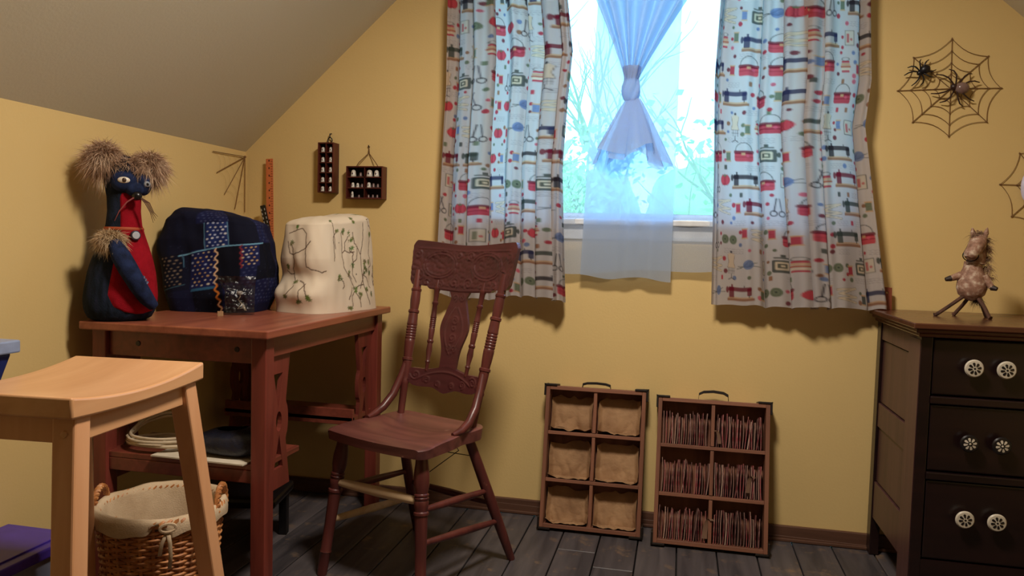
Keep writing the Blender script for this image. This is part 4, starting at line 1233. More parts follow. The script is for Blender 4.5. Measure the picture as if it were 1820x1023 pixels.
# wooden ruler leaning in the corner behind the navy cover, with a black clip hung on it
ruler = empty('wooden_ruler', (-1.588, -.075, DZ), 0, 'orange wooden ruler standing upright against the back wall behind the covers', 'ruler')
ruler.rotation_euler = (math.radians(-5.2), math.radians(-3.6), math.radians(4))
MB().box(-.0145, .0145, -.0025, .0025, 0, .572).build('blade', wood('ruler_wood', (176, 88, 48), (206, 116, 66), axis='Z', rough=.5, grain=30), ruler, smooth=False, bevel=.001)
m = MB()
for k in range(1, 57):
    z = k*.01; w = .013 if k % 5 == 0 else .007
    m.box(.0140-w, .0140, -.00285, -.0024, z-.0008, z+.0008)
m.build('tick_marks', plain('ruler_ink', (60, 26, 18)), ruler, smooth=False)
m = MB()
for k in range(2, 57, 3):
    z = k*.01+.004; m.box(-.003, .002, -.0028, -.0024, z-.0035, z+.0035)
m.build('numerals', MATS['ruler_ink'], ruler, smooth=False)
clip = empty('hair_clip', (-1.622, -.0545, 1.088), math.radians(4), 'black clip with white dashes hanging beside the ruler above the navy cover', 'clip')
clip.rotation_euler = (0, math.radians(-14), 0)
MB().box(-.011, .011, -.004, .004, -.03, .07).build('clip_body', black_m, clip, smooth=False, bevel=.002)
m = MB()
for k in range(5):
    for sx in (-.007, .007): m.box(sx-.0014, sx+.0014, -.0046, -.0038, -.02+k*.017, -.011+k*.017)
m.build('dashes', plain('dash_white', (190, 186, 178)), clip, smooth=False)

# ------------------------------------------------------------------ thimble racks on the back wall
thimble_white = plain('thimble_china', (206, 198, 186), rough=.25)
thimble_band = plain('thimble_band', (96, 84, 96), rough=.4)
thimble_tin = plain('thimble_tin', (104, 84, 78), rough=.35, metal=.5)
def thimble_proto():
    return [(0, .0088), (.06, .0092), (.10, .0086), (.55, .0076), (.8, .0066), (.93, .0048), (1, .0008)]
TH_ME = {}
def thimble(loc, h, mat, label, wide=1.0, motif=True):
    key = (mat.name, round(h, 4), wide, motif)
    root = empty('thimble', loc, 0, label, 'thimble', 'thimbles in the wall racks')
    if key not in TH_ME:
        a = MB().turn((0, 0, 0), (0, 0, h), [(t, r_*wide*h/.022) for t, r_ in thimble_proto()], 16).build('cap', mat, root)
        b = MB()
        rw = .0078*wide*h/.022
        if motif: b.ball((0, -rw*.86, h*.42), (rw*.45, rw*.25, h*.16), 10, 6)
        b.tube([(rw*1.07*math.cos(q), rw*1.07*math.sin(q), h*.12) for q in np.linspace(0, 2*PI, 17)[:-1]], h*.02, n=5, closed=True)
        bo = b.build('painted_band', thimble_band, root)
        TH_ME[key] = (a.data, bo.data)
    else:
        link('cap', TH_ME[key][0], None, root); link('painted_band', TH_ME[key][1], None, root)
    return root
def rack(name, label, x0, x1, z0, z1, dep, rows, cols, t=.005):
    root = empty(name, (x0, 0, z0), 0, label, 'thimble rack', 'wooden thimble racks on the wall')
    w, h = x1-x0, z1-z0
    MB().box(0, w, -.004, -.001, 0, h).build('back_panel', rackb_m, root, smooth=False)
    for a in (0, w-t): MB().box(a, a+t, -dep, -.004, 0, h).build('side', rackw_m, root, smooth=False, bevel=.0008)
    for a in (0, h-t): MB().box(t, w-t, -dep, -.004, a, a+t).build('rail', rackw_m, root, smooth=False, bevel=.0008)
    cells = []
    for k in range(1, rows): MB().box(t, w-t, -dep+.003, -.004, h*k/rows-.002, h*k/rows+.002).build('shelf', rackw_m, root, smooth=False)
    for k in range(1, cols): MB().box(w*k/cols-.002, w*k/cols+.002, -dep+.003, -.004, t, h-t).build('divider', rackw_m, root, smooth=False)
    return root
tr = rack('thimble_rack', 'tall narrow mahogany thimble rack hanging by a ring on the back wall', -1.405, -1.338, 1.210, 1.405, .05, 5, 2)
MB().tube([(.033+.009*math.cos(q), -.012, .2075+.011*math.sin(q)) for q in np.linspace(0, 2*PI, 21)[:-1]], .0022, n=6, closed=True).build('hanging_ring', iron_m, tr)
MB().tube([(.033, -.0, .235), (.033, -.014, .232), (.035, -.016, .222), (.031, -.014, .216)], .0022, n=6).build('wall_hook', iron_m, tr)
rown = ['top', 'second', 'third', 'fourth', 'bottom']
for k in range(5):
    for q, side in ((0, 'left'), (1, 'right')):
        thimble((-1.405+.067*(q*.5+.25), -.037, 1.210+.195*(4-k)/5+(.005 if k == 4 else .002)), .0205, thimble_white, 'small white painted thimble, %s cell of the %s row in the tall narrow rack' % (side, rown[k]))
wr = rack('thimble_rack', 'wide dark thimble rack hanging by a cord on the back wall', -1.287, -1.135, 1.188, 1.314, .045, 3, 2)
MB().tube([(.030, -.022, .122), (.042, -.02, .142), (.076, -.008, .178), (.077, -.005, .205), (.079, -.004, .178), (.112, -.02, .142), (.126, -.022, .122)], .0018, n=6).build('hanging_cord', plain('jute_cord', (122, 88, 54), rough=.9), wr)
MB().tube([(.077, 0, .205), (.077, -.008, .205), (.077, -.009, .211)], .0022, n=6).build('wall_nail', iron_m, wr)
def wt(x, row, h, mat, label, wide=1.0): thimble((-1.287+x, -.032, 1.188+.126*row/3+(.005 if row == 0 else .002)), h, mat, label, wide)
wt(.026, 2, .027, thimble_white, 'large white thimble at the left of the top row in the wide rack')
wt(.056, 2, .018, thimble_tin, 'dim grey thimble second from left in the top row of the wide rack')
wt(.093, 2, .027, thimble_white, 'broad white thimble third from left in the top row of the wide rack', 1.15)
wt(.122, 2, .026, thimble_white, 'white thimble at the right end of the top row in the wide rack')
wt(.024, 1, .020, thimble_white, 'white thimble at the left of the middle row in the wide rack', .9)
wt(.044, 1, .018, thimble_white, 'small white thimble second in the middle row of the wide rack', .9)
wt(.062, 1, .016, thimble_tin, 'dim thimble third in the middle row of the wide rack')
wt(.091, 1, .021, thimble_white, 'round white thimble fourth in the middle row of the wide rack')
wt(.110, 1, .018, thimble_tin, 'dull grey thimble fifth in the middle row of the wide rack')
wt(.128, 1, .016, thimble_tin, 'dull thimble at the right end of the middle row in the wide rack')
wt(.022, 0, .024, thimble_white, 'slim white thimble alone at the left of the bottom row in the wide rack', .6)
wt(.050, 0, .012, thimble_tin, 'low dark thimble second in the bottom row of the wide rack')
wt(.090, 0, .013, thimble_tin, 'low dark thimble third in the bottom row of the wide rack')
wt(.108, 0, .013, thimble_tin, 'low dark thimble fourth in the bottom row of the wide rack')
wt(.126, 0, .013, thimble_tin, 'low dark thimble at the right end of the bottom row in the wide rack')

# ------------------------------------------------------------------ wire spider webs and spiders
def sag(p, q, c, s, n=7):
    p, q, c = Vector(p), Vector(q), Vector(c)
    out = []
    for k in range(n):
        t = k/(n-1); m_ = p.lerp(q, t); out.append(m_+(c-m_)*(s*4*t*(1-t)))
    return out
def web(label, centre, tips, rings, y=-.0035):
    root = empty('wire_spider_web', (0, 0, 0), 0, label, 'spider web', 'wire spider webs')
    C = Vector((centre[0], y, centre[1])); tp = [Vector((a, y, b)) for a, b in tips]
    for t in tp:
        MB().tube([C, C.lerp(t, 1.03)], .0013, n=5).build('spoke', web_m, root)
    for k, f in enumerate(rings):
        m = MB(); n = len(tp)
        for i in range(n):
            a = C.lerp(tp[i], f); b = C.lerp(tp[(i+1) % n], f)
            m.tube(sag(a, b, C, .10), .0010, n=5)
            m.ball(a, .0028, 8, 5)
        m.build('web_ring', web_m, root)
    for t in tp: MB().box(t.x-.002, t.x+.002, y, -.0, t.z-.002, t.z+.002).build('wall_pin', wire_m, root, smooth=False)
    return root
web('brown wire spider web with two spiders on the wall right of the window', (.850, 1.580),
    [(.846, 1.742), (.956, 1.682), (1.000, 1.579), (.964, 1.470), (.853, 1.424), (.741, 1.472), (.690, 1.576), (.733, 1.684)], (.30, .52, .76, 1.0))
web('brown wire spider web cut by the right frame edge above the dresser', (1.150, 1.262),
    [(1.150, 1.41), (1.068, 1.367), (1.016, 1.266), (1.056, 1.162), (1.150, 1.11), (1.245, 1.16), (1.285, 1.262), (1.245, 1.365)], (.34, .64, 1.0))
o = MB().ball((1.094, -.014, 1.258), (.022, .012, .05), 16, 10).build('pale_ornament', plain('lavender_white', (214, 208, 232), rough=.4)); tag(o, 'pale lavender oval ornament on the web at the right frame edge', 'ornament')
# corner web: one mesh of spokes on the left wall, near the corner
cw = empty('wire_spider_web', (0, 0, 0), 0, 'quarter wire spider web in the far left corner under the ceiling', 'spider web', 'wire spider webs')
C = Vector((XL+.008, -.018, 1.352))
tips = [Vector((XL+.006, -.232, 1.348)), Vector((XL+.006, -.205, 1.272)), Vector((XL+.006, -.155, 1.193)), Vector((XL+.006, -.085, 1.138)), Vector((XL+.007, -.016, 1.128))]
for t in tips: MB().tube([C, t], .0017, n=5).build('spoke', web_m, cw)
for f in (.35, .55, .75, .92):
    m = MB()
    for a, b in zip(tips[:-1], tips[1:]): m.tube(sag(C.lerp(a, f), C.lerp(b, f), C, .10), .0004, n=4)
    m.build('web_ring', plain('web_thread', (190, 158, 100), rough=.7) if 'web_thread' not in MATS else MATS['web_thread'], cw)
MB().ball(C, .005, 8, 6).build('web_hub', web_m, cw)
def spider(label, x, z, body, legl, rot, bodym, legm):
    root = empty('toy_spider', (x, -.010, z), 0, label, 'toy spider', 'toy spiders')
    root.rotation_euler = (0, rot, 0)
    MB().ball((body*.75, -.006-body*.4, 0), (body, body*.75, body*.88), 18, 12).build('abdomen', bodym, root)
    MB().ball((-body*.35, -.006-body*.3, 0), (body*.55, body*.45, body*.48), 14, 8).build('head', legm, root)
    for k, a in enumerate((.62, 1.2, 1.85, 2.5)):
        for sg in (-1, 1):
            d = Vector((math.cos(a), 0, sg*math.sin(a))); kn = Vector((.30 if a < 1.5 else -.30, 0, -sg*.12))
            p0 = Vector((-.1*body, -.007, 0))
            pts = [p0, p0+d*(legl*.35)+Vector((0, -.012, 0)), p0+d*(legl*.62)+Vector((0, -.014, 0)), p0+d*(legl*.85)+kn*(legl*.25)+Vector((0, -.006, 0)), p0+d*legl+kn*(legl*.8)+Vector((0, .004, 0))]
            MB().tube(pts, [.0026, .0026, .0026, .0024, .0016], n=6).build('leg', legm, root)
    return root
spk = plain('spider_black', (16, 14, 20), rough=.4)
spider('small black toy spider at the upper left of the wire web', .753, 1.633, .017, .042, math.radians(-35), spk, spk)
spider('brown toy spider with pale beaded body at the centre of the wire web', .862, 1.580, .022, .064, math.radians(12), plain('smoky_bead', (128, 102, 94), rough=.2), plain('spider_brown', (52, 30, 25), rough=.4))

# ------------------------------------------------------------------ compartment crates leaning on the back wall
paper_m = noise_mat('brown_kraft_paper', [(142, 108, 78), (172, 136, 100)], nscale=12, rough=.8, bump=.3, bscale=60, spec=.2)
def crate(label, x0, y0, w, h, dep, lean, arch):
    root = empty('compartment_crate', (x0, y0, .012), 0, label, 'crate', 'leaning compartment crates')
    root.rotation_euler = (-lean, 0, 0)
    t = .014
    MB().box(0, w, dep-.005, dep, 0, h).build('back_panel', cratev_m, root, smooth=False)
    for a in (0, w-t): MB().box(a, a+t, 0, dep-.005, 0, h).build('side', cratev_m, root, smooth=False, bevel=.0015)
    for a in (0, h-t): MB().box(t, w-t, 0, dep-.005, a, a+t).build('rail', crate_m, root, smooth=False, bevel=.0015)
    for k in (1, 2): MB().box(t, w-t, .004, dep-.005, h*k/3-.006, h*k/3+.006).build('shelf', crate_m, root, smooth=False, bevel=.001)
    for k in range(3):
        MB().box(w/2-.006, w/2+.006, .005, dep-.005, h*k/3+.008, h*(k+1)/3-.008).build('divider', cratev_m, root, smooth=False, bevel=.001)
    for cxx in (0, 1):
        for cz in (0, 1):
            m = MB(); e = .007
            xa_ = -e if cxx == 0 else w-.040; xb_ = .040 if cxx == 0 else w+e
            za_, zb_ = (h, h+e) if cz else (-e, 0)
            m.box(xa_, xb_, -.004+.0, dep+.002, za_, zb_)
            xs = (-e, 0) if cxx == 0 else (w, w+e)
            m.box(xs[0], xs[1], -.004, dep+.002, (h-.036 if cz else -e), (h+e if cz else .036))
            m.build('corner_bracket', iron_m, root, smooth=False, bevel=.001)
    for zz, sg in ((h, 1), (0, -1)):
        hg = arch if sg > 0 else .010
        pts = [(w/2-.052, dep*.4, zz-sg*.004), (w/2-.05, dep*.4, zz+sg*hg*.7), (w/2-.034, dep*.4, zz+sg*hg), (w/2, dep*.4, zz+sg*hg*1.12), (w/2+.034, dep*.4, zz+sg*hg), (w/2+.05, dep*.4, zz+sg*hg*.7), (w/2+.052, dep*.4, zz-sg*.004)]
        m = MB(); hw = .013
        vs = []
        for p in pts:
            for dy, dz in ((-hw, -.0045), (hw, -.0045), (hw, .0045), (-hw, .0045)): vs.append((p[0], p[1]+dy, p[2]+dz))
        fs = [(4*i+k, 4*i+(k+1) % 4, 4*i+4+(k+1) % 4, 4*i+4+k) for i in range(6) for k in range(4)] + [(3, 2, 1, 0), (24, 25, 26, 27)]
        m.add(vs, fs); m.build('handle', iron_m, root, smooth=False, bevel=.0008)
    bpy.context.view_layer.update()
    return root, w, h, dep
posn = [('top', 2), ('middle', 1), ('bottom', 0)]
cr1, w1, h1, d1 = crate('left wooden compartment crate lined with brown paper leaning below the window', -.466, -.158, .362, .508, .068, math.radians(9.3), .016)
cr2, w2, h2, d2 = crate('right wooden compartment crate filled with paper packets and arched handle', -.060, -.190, .380, .500, .072, math.radians(13.0), .028)
M1 = Matrix.Translation(cr1.location) @ cr1.rotation_euler.to_matrix().to_4x4()
M2 = Matrix.Translation(cr2.location) @ cr2.rotation_euler.to_matrix().to_4x4()
def liner(x0, x1, z0, z1, y0, y1, seed):
    """crumpled sheet of paper pushed into a compartment: back, floor and curled sides"""
    u, v = np.meshgrid(np.linspace(-1, 1, 60), np.linspace(0, 1, 60))
    w = (x1-x0)/2-.003; cx = (x0+x1)/2
    x = cx+u*w*(1-.04*np.abs(np.sin(5*v+seed)))
    k = .30
    z = np.where(v < k, z0+.0015+.0012*np.abs(wob(np.stack([u, v], -1), 4, seed, 2))*(1-v/k)+.009*np.clip((np.abs(u)-.72)/.28, 0, 1)**2*(1-v/k), z0+.0015+(v-k)/(1-k)*(z1-z0-.020-.012*np.abs(wob(np.stack([u*.8, v*0], -1), 4, seed+2, 2))))
    y = np.where(v < k, y0+.004+(y1-y0-.008)*(v/k), y1-.004)
    edge = np.clip((np.abs(u)-.80)/.2, 0, 1)**1.5
    y = y-edge*(y1-y0)*.55*(v > k)*(1-.5*v)
    cr_ = wob(np.stack([u*1.0, v*1.2], -1), 4.0, seed+5, 3)*(.35+.65*np.clip(1.2-v*1.4, 0, 1))
    y = y-np.abs(cr_)*.0055*(v > k*.6)*np.clip(1.7-v*1.3, .2, 1)
    z = z+np.abs(cr_)*.005*(v <= k)
    y = np.clip(y, y0+.003, y1-.001)
    return np.stack([x, y, z], -1)
for rn, rk in posn:
    for cn, ck in (('left', 0), ('right', 1)):
        xa_, xb_ = (.014, w1/2-.006) if ck == 0 else (w1/2+.006, w1-.014)
        za_, zb_ = h1*rk/3+(.014 if rk == 0 else .006), h1*(rk+1)/3-(.014 if rk == 2 else .006)
        o = link('crumpled_paper', grid_mesh('crumpled_paper', liner(xa_, xb_, za_, zb_, 0, d1-.005, 10+rk*2+ck)), paper_m)
        o.matrix_world = M1
        tag(o, 'crumpled brown paper lining the %s %s compartment of the left crate' % (rn, cn), 'paper', 'paper linings in the left crate')

pk_m, nt, b = newmat('paper_packet')
oi = node(nt, 'ShaderNodeObjectInfo')
rp = ramp(nt, [(0, lin((120, 34, 42))), (.2, lin((150, 112, 100))), (.33, lin((134, 52, 56))), (.48, lin((176, 146, 128))), (.58, lin((92, 44, 46))), (.75, lin((160, 70, 76))), (.9, lin((122, 92, 84)))])
rp.color_ramp.interpolation = 'CONSTANT'
nt.links.new(oi.outputs['Random'], rp.inputs[0])
tc = node(nt, 'ShaderNodeTexCoord'); nz = node(nt, 'ShaderNodeTexNoise', i_Scale=45.0, i_Detail=3.0)
nt.links.new(tc.outputs['Object'], nz.inputs['Vector'])
r2 = ramp(nt, [(.42, (0, 0, 0, 1)), (.62, (1, 1, 1, 1))]); nt.links.new(nz.outputs[0], r2.inputs[0])
mx = node(nt, 'ShaderNodeMix', data_type='RGBA'); nt.links.new(r2.outputs[0], mx.inputs[0]); nt.links.new(rp.outputs[0], mx.inputs[6]); mx.inputs[7].default_value = lin((150, 112, 100))
nt.links.new(mx.outputs[2], b.inputs['Base Color']); b.inputs['Roughness'].default_value = .6
MATS['paper_packet'] = pk_m
def packet_mesh(seed):
    g = np.random.default_rng(seed)
    v, q = np.meshgrid(np.linspace(0, 1, 9), np.linspace(0, 1, 5))
    b1, b2 = g.uniform(-.003, .003), g.uniform(-.003, .003)
    x = b1*np.sin(PI*v)+b2*v*v*2*q
    Hh, Dd = g.uniform(.092, .118), .046
    m = MB(); n = 45
    th = g.uniform(.0014, .0034)
    A_ = np.stack([x-th/2, q*Dd, v*Hh*(1-.03*q)], -1).reshape(-1, 3); B_ = np.stack([x+th/2, q*Dd, v*Hh*(1-.03*q)], -1).reshape(-1, 3)
    fs = []
    for j in range(4):
        for i in range(8):
            a = j*9+i; fs += [(a, a+1, a+10, a+9), (n+a+9, n+a+10, n+a+1, n+a)]
    rim = list(range(9))+[j*9+8 for j in range(1, 5)]+[36+i for i in range(7, -1, -1)]+[j*9 for j in range(3, 0, -1)]
    for i in range(len(rim)):
        a, b_ = rim[i], rim[(i+1) % len(rim)]; fs.append((b_, a, a+n, b_+n))
    m.add(np.concatenate([A_, B_]).tolist(), fs)
    me = bpy.data.meshes.new('paper_packet'); me.from_pydata(m.v, [], m.f); finish(me, True, .6); me.materials.append(pk_m)
    return me
PMS = [packet_mesh(k) for k in range(12)]
g = random.Random(12)
for rn, rk in posn:
    for cn, ck in (('left', 0), ('right', 1)):
        xa_, xb_ = (.014, w2/2-.006) if ck == 0 else (w2/2+.006, w2-.014)
        za_ = h2*rk/3+(.014 if rk == 0 else .006)
        x = xa_+.008
        while x < xb_-.008:
            o = bpy.data.objects.new('paper_packet', g.choice(PMS)); COL.objects.link(o)
            ln = g.uniform(-.035, .035)+(.09 if g.random() < .06 else 0)
            o.matrix_world = M2 @ Matrix.Translation((x, .010+g.uniform(0, .008), za_+.001)) @ Matrix.Rotation(ln, 4, 'Y') @ Matrix.Rotation(g.uniform(-.06, .06), 4, 'Z')
            tag(o, 'thin patterned paper packet filed upright in the %s %s compartment of the right crate' % (rn, cn), 'packet', 'paper packets in the %s %s compartment' % (rn, cn))
            x += g.uniform(.0062, .0098)
# a few curled sheets hanging out of the packets
plain('curl_paper', (112, 82, 62), rough=.7)
def curl(x, z, s, seed, label):
    u, v = np.meshgrid(np.linspace(-1, 1, 14), np.linspace(0, 1, 24))
    a = v*2.2
    X = x+u*s*.15*(1-.3*v)+s*.5*(1-np.cos(a))*(1 if seed % 2 else -1)*.5; Zz = z+s*np.sin(a)*.9+s*.3*v; Y_ = .004+.004*np.sin(a*2)+.002*u
    o = link('curled_paper', grid_mesh('curled_paper', np.stack([X, Y_, Zz], -1)), MATS['curl_paper']); o.matrix_world = M2
    tag(o, label, 'paper', 'curled paper scraps in the right crate')
curl(w2*.455, h2*.02+.02, .060, 1, 'curled brown paper scrap at the right of the bottom left compartment, right crate')
curl(w2*.56, h2*.68+.012, .04, 2, 'curled brown paper scrap at the left of the top right compartment, right crate')
curl(w2*.82, h2*.35+.02, .05, 1, 'curled brown paper scrap at the right of the middle right compartment, right crate')

# ------------------------------------------------------------------ horse figurine and slat on the dresser
hide_m = noise_mat('dappled_hide', [(118, 84, 66), (150, 112, 92), (204, 184, 164)], nscale=60, detail=3, rough=.7, bump=.2, bscale=120)
twig_m = noise_mat('brown_twig', [(60, 36, 26), (92, 58, 40)], scale=(1, 1, .3), nscale=60, rough=.8, bump=.4)
horse = empty('horse_figurine', (.868, -.225, DH), math.radians(-19.6), 'small dappled horse figurine with twig legs standing on the dresser', 'figurine')
hp = [(.050, .002), (.058, .022), (.070, .036), (.090, .042), (.112, .040), (.135, .033), (.155, .026), (.172, .024)]
m = MB(); n = 28
m.add([(.006+r_*math.cos(2*PI*i/n), r_*.9*math.sin(2*PI*i/n), z) for z, r_ in hp for i in range(n)], [(j*n+i, j*n+(i+1) % n, (j+1)*n+(i+1) % n, (j+1)*n+i) for j in range(len(hp)-1) for i in range(n)] + [tuple((len(hp)-1)*n+i for i in range(n))])
m.build('body', hide_m, horse)
m = MB(); m.tube([(.012, .0, .165), (.016, .004, .20), (.018, .004, .235)], [.026, .025, .018], n=16); m.build('neck', hide_m, horse)
m = MB(); m.tube([(.024, .006, .243), (.016, -.012, .228), (.006, -.030, .205), (-.004, -.042, .188), (-.007, -.046, .182)], [.016, .024, .021, .0185, .010], n=18); m.build('head', hide_m, horse)
m = MB(); m.tube([(-.001+.0205*math.cos(q), -.040-.006*math.sin(q), .190+.0175*math.sin(q)) for q in np.linspace(0, 2*PI, 25)[:-1]], .0016, n=6, closed=True)
m.tube([(.018, -.034, .192), (.032, -.018, .21), (.036, -.002, .235), (.03, .006, .248)], .0016, n=6); m.tube([(-.02, -.034, .196), (-.012, -.020, .215), (-.004, .0, .24)], .0016, n=6)
m.build('bridle', black_m, horse)
for sx in (-1, 1):
    MB().ball((.012+sx*.0135, -.026, .222), (.0042, .004, .005), 10, 6).build('eye', black_m, horse)
    MB().turn((.018+sx*.015, .004, .248), (.018+sx*.020, .004, .276), [(0, .007), (.4, .0075), (.8, .004), (1, .0006)], 10).build('ear', hide_m, horse)
for a, b in (((-.012, -.01, .066), (-.088, -.04, .0)), ((.002, .012, .064), (-.040, .03, .0)), ((.022, -.012, .066), (.060, -.045, .0)), ((.020, .012, .068), (.050, .035, .0))):
    A_, B_ = Vector(a), Vector(b); mid = A_.lerp(B_, .5)+Vector((.002, 0, .001))
    MB().tube([A_, mid, A_.lerp(B_, .93), B_+Vector((0, 0, .003))], [.0062, .0056, .0058, .0075], n=8).build('leg', twig_m, horse)
for sx, p in ((-1, (-.050, -.02, .118)), (1, (.058, -.012, .095))):
    MB().tube([(.006+sx*.030, -.006, .128), Vector(p)], [.013, .009], n=10).build('arm', hide_m, horse)
    MB().tube([Vector(p), Vector(p)+Vector((sx*.014, -.006, -.004))], [.0095, .006], n=8).build('hoof', plain('hoof_dark', (44, 28, 22)) if 'hoof_dark' not in MATS else MATS['hoof_dark'], horse)
def hair(name, pts, n, length, seed, mat, droop=1.0, spread=.01):
    q = np.random.default_rng(seed); R_ = np.array([pts[q.integers(len(pts))] for _ in range(n)])+q.normal(size=(n, 3))*spread
    nn = q.normal(size=(n, 3)); nn[:, 2] = np.abs(nn[:, 2])*.4; nn /= np.linalg.norm(nn, axis=1)[:, None]
    fur(name, R_, nn, length, .0008, mat, horse, droop, seed, .3)
mane_m = noise_mat('mane_hair', [(96, 66, 50), (170, 136, 108)], nscale=40, rough=.7)
hair('mane', [(.018, .004, .255), (.010, -.006, .248), (.034, .008, .235), (.038, .008, .21), (.040, .008, .18), (.042, .008, .15), (.046, .006, .12)], 1500, .020, 5, mane_m, 1.4, .006)
hair('tail', [(.022, .012, .062), (.024, .014, .056)], 300, .022, 6, plain('tail_hair', (58, 38, 26), rough=.7), 2.2, .004)
slat = MB()
slat.prism([(-.021, 0), (.021, 0), (.021, .075), (-.021, .078)], 0, .008, lambda a, b, t: (a, t, b), holes=[[(.006+.004*math.cos(q), .058+.004*math.sin(q)) for q in np.linspace(0, 2*PI, 13)[:-1]]])
o = slat.build('wood_offcut', wood('slat_wood', (96, 44, 28), (136, 68, 44), axis='Z', rough=.5), None, smooth=False, bevel=.001, loc=(.676, -.045, DH)); o.rotation_euler = (-.12, 0, 0)
tag(o, 'short reddish wood offcut with a nail hole at the back corner of the dresser', 'wood offcut')

# ------------------------------------------------------------------ wicker basket behind the stool
wick_m = noise_mat('wicker', [(138, 84, 44), (178, 116, 66), (200, 144, 92)], nscale=30, rough=.5, spec=.4)
linen_m = noise_mat('cotton_liner', [(182, 158, 128), (206, 184, 154)], nscale=15, rough=.9, bump=.2, bscale=300, spec=.1)
BZ = .345
bk = empty('wicker_basket', (-1.285, -1.125, 0), 0, 'round wicker basket with cotton liner behind the pale stool', 'basket')
def brad(z): return .118+.030*(z/BZ)
ns = 30
m = MB(); nr = 38
for k in range(nr):
    z = .006+k*(BZ-.03)/nr
    if 20 <= k <= 21: continue
    pts = [((brad(z)+.0042*math.cos(ns/2*a+PI*(k % 2)))*math.cos(a), (brad(z)+.0042*math.cos(ns/2*a+PI*(k % 2)))*math.sin(a), z+.0012*math.sin(5*a+k)) for a in np.linspace(0, 2*PI, 121)[:-1]]
    m.tube(pts, .0042, n=5, closed=True)
o = m.build('weave', wick_m, bk, smooth=True); o['kind'] = 'stuff'
m = MB()
for ph in (0, PI):
    z = .006+20.5*(BZ-.03)/nr
    pts = [((brad(z)+.004+.004*math.cos(24*a+ph))*math.cos(a), (brad(z)+.004+.004*math.cos(24*a+ph))*math.sin(a), z+.005*math.sin(24*a+ph)) for a in np.linspace(0, 2*PI, 193)[:-1]]
    m.tube(pts, .0048, n=5, closed=True)
m.build('twisted_band', wick_m, bk)
m = MB()
for k in range(ns):
    a = 2*PI*k/ns
    m.tube([(brad(z)*math.cos(a), brad(z)*math.sin(a), z) for z in (.0, .1, .2, BZ-.01)], .0042, n=5)
m.build('stakes', wick_m, bk)
m = MB()
for ph in (0, 2*PI/3, 4*PI/3):
    pts = [((brad(BZ)+.006*math.cos(20*a+ph))*math.cos(a), (brad(BZ)+.006*math.cos(20*a+ph))*math.sin(a), BZ-.010+.006*math.sin(20*a+ph)) for a in np.linspace(0, 2*PI, 161)[:-1]]
    m.tube(pts, .0058, n=6, closed=True)
m.build('braided_rim', wick_m, bk)
MB().turn((0, 0, .004), (0, 0, .012), [(0, .116), (1, .116)], 40).build('base', wick_m, bk)
a = np.linspace(0, 2*PI, 145)[:-1]
rows = [(brad(BZ)+.013, BZ-.036, 1), (brad(BZ)+.014, BZ-.026, .6), (brad(BZ)+.013, BZ-.008, 0), (brad(BZ)+.006, BZ+.004, 0), (brad(BZ)-.006, BZ+.003, 0), (brad(BZ)-.012, BZ-.012, 0), (brad(BZ)-.014, BZ-.06, 0), (.112, .16, 0), (.105, .03, 0), (.02, .022, 0)]
Q = []
for rr_, z, w_ in rows:
    nz_ = wob(np.stack([np.cos(a), np.sin(a), np.full_like(a, z*8)], -1), 5, 4)
    gap = np.exp(-(((a-5.30) % (2*PI)-0)/.10)**2)+np.exp(-(((a-5.30) % (2*PI)-2*PI)/.10)**2)   # liner lifts where the wicker rim shows
    Q.append(np.stack([(rr_+.0022*nz_-.016*gap*(w_ > 0))*np.cos(a), (rr_+.0022*nz_-.016*gap*(w_ > 0))*np.sin(a), z+.004*w_*np.sin(9*a)+.003*nz_+.03*gap*(w_ > 0)], -1))
link('liner', grid_mesh('liner', np.array(Q), wrap_u=True), linen_m, bk)
for ha in (math.radians(200), math.radians(20)):
    cx, cy = brad(BZ)*math.cos(ha), brad(BZ)*math.sin(ha); tx, ty = -math.sin(ha), math.cos(ha)
    m = MB()
    for ph in (0, PI):
        pts = []
        for k in range(41):
            q = PI*k/40
            pts.append((cx+tx*.042*math.cos(q)+.004*math.cos(14*q+ph)*math.cos(ha), cy+ty*.042*math.cos(q)+.004*math.cos(14*q+ph)*math.sin(ha), BZ-.02+.058*math.sin(q)**.8+.004*math.sin(14*q+ph)))
        m.tube(pts, .0052, n=6)
    m.build('handle', wick_m, bk)
def ribbon(pts, w, name='tie'):
    pts = [Vector(p) for p in pts]; vs = []; out = Vector((pts[0].x, pts[0].y, 0)).normalized(); sd = Vector((-out.y, out.x, 0))
    for p in pts: vs += [p-sd*w/2, p+sd*w/2]
    m = MB(); m.add(vs, [(2*i, 2*i+1, 2*i+3, 2*i+2) for i in range(len(pts)-1)]); o = m.build(name, linen_m, bk)
    md = o.modifiers.new('thickness', 'SOLIDIFY'); md.thickness = .0016; md.offset = 0
for ta in (math.radians(-18), math.radians(-48)):
    R_ = brad(BZ)+.018; ox, oy = math.cos(ta), math.sin(ta); tx, ty = -oy, ox
    ribbon([(ox*R_, oy*R_, BZ-.022), (ox*(R_+.012)+tx*.004, oy*(R_+.012)+ty*.004, BZ-.05), (ox*(R_+.006)+tx*.006, oy*(R_+.006)+ty*.006, BZ-.085), (ox*R_+tx*.004, oy*R_+ty*.004, BZ-.115)], .009)
    ribbon([(ox*R_, oy*R_, BZ-.022), (ox*(R_+.006)-tx*.014, oy*(R_+.006)-ty*.014, BZ-.05), (ox*(R_+.002)-tx*.018, oy*(R_+.002)-ty*.018, BZ-.08)], .009)
    MB().tube([(ox*(R_+.004)+tx*.018*math.cos(q), oy*(R_+.004)+ty*.018*math.cos(q), BZ-.018+.010*math.sin(q)+.004) for q in np.linspace(0, 2*PI, 17)[:-1]], .0038, n=6, closed=True).build('bow', linen_m, bk)

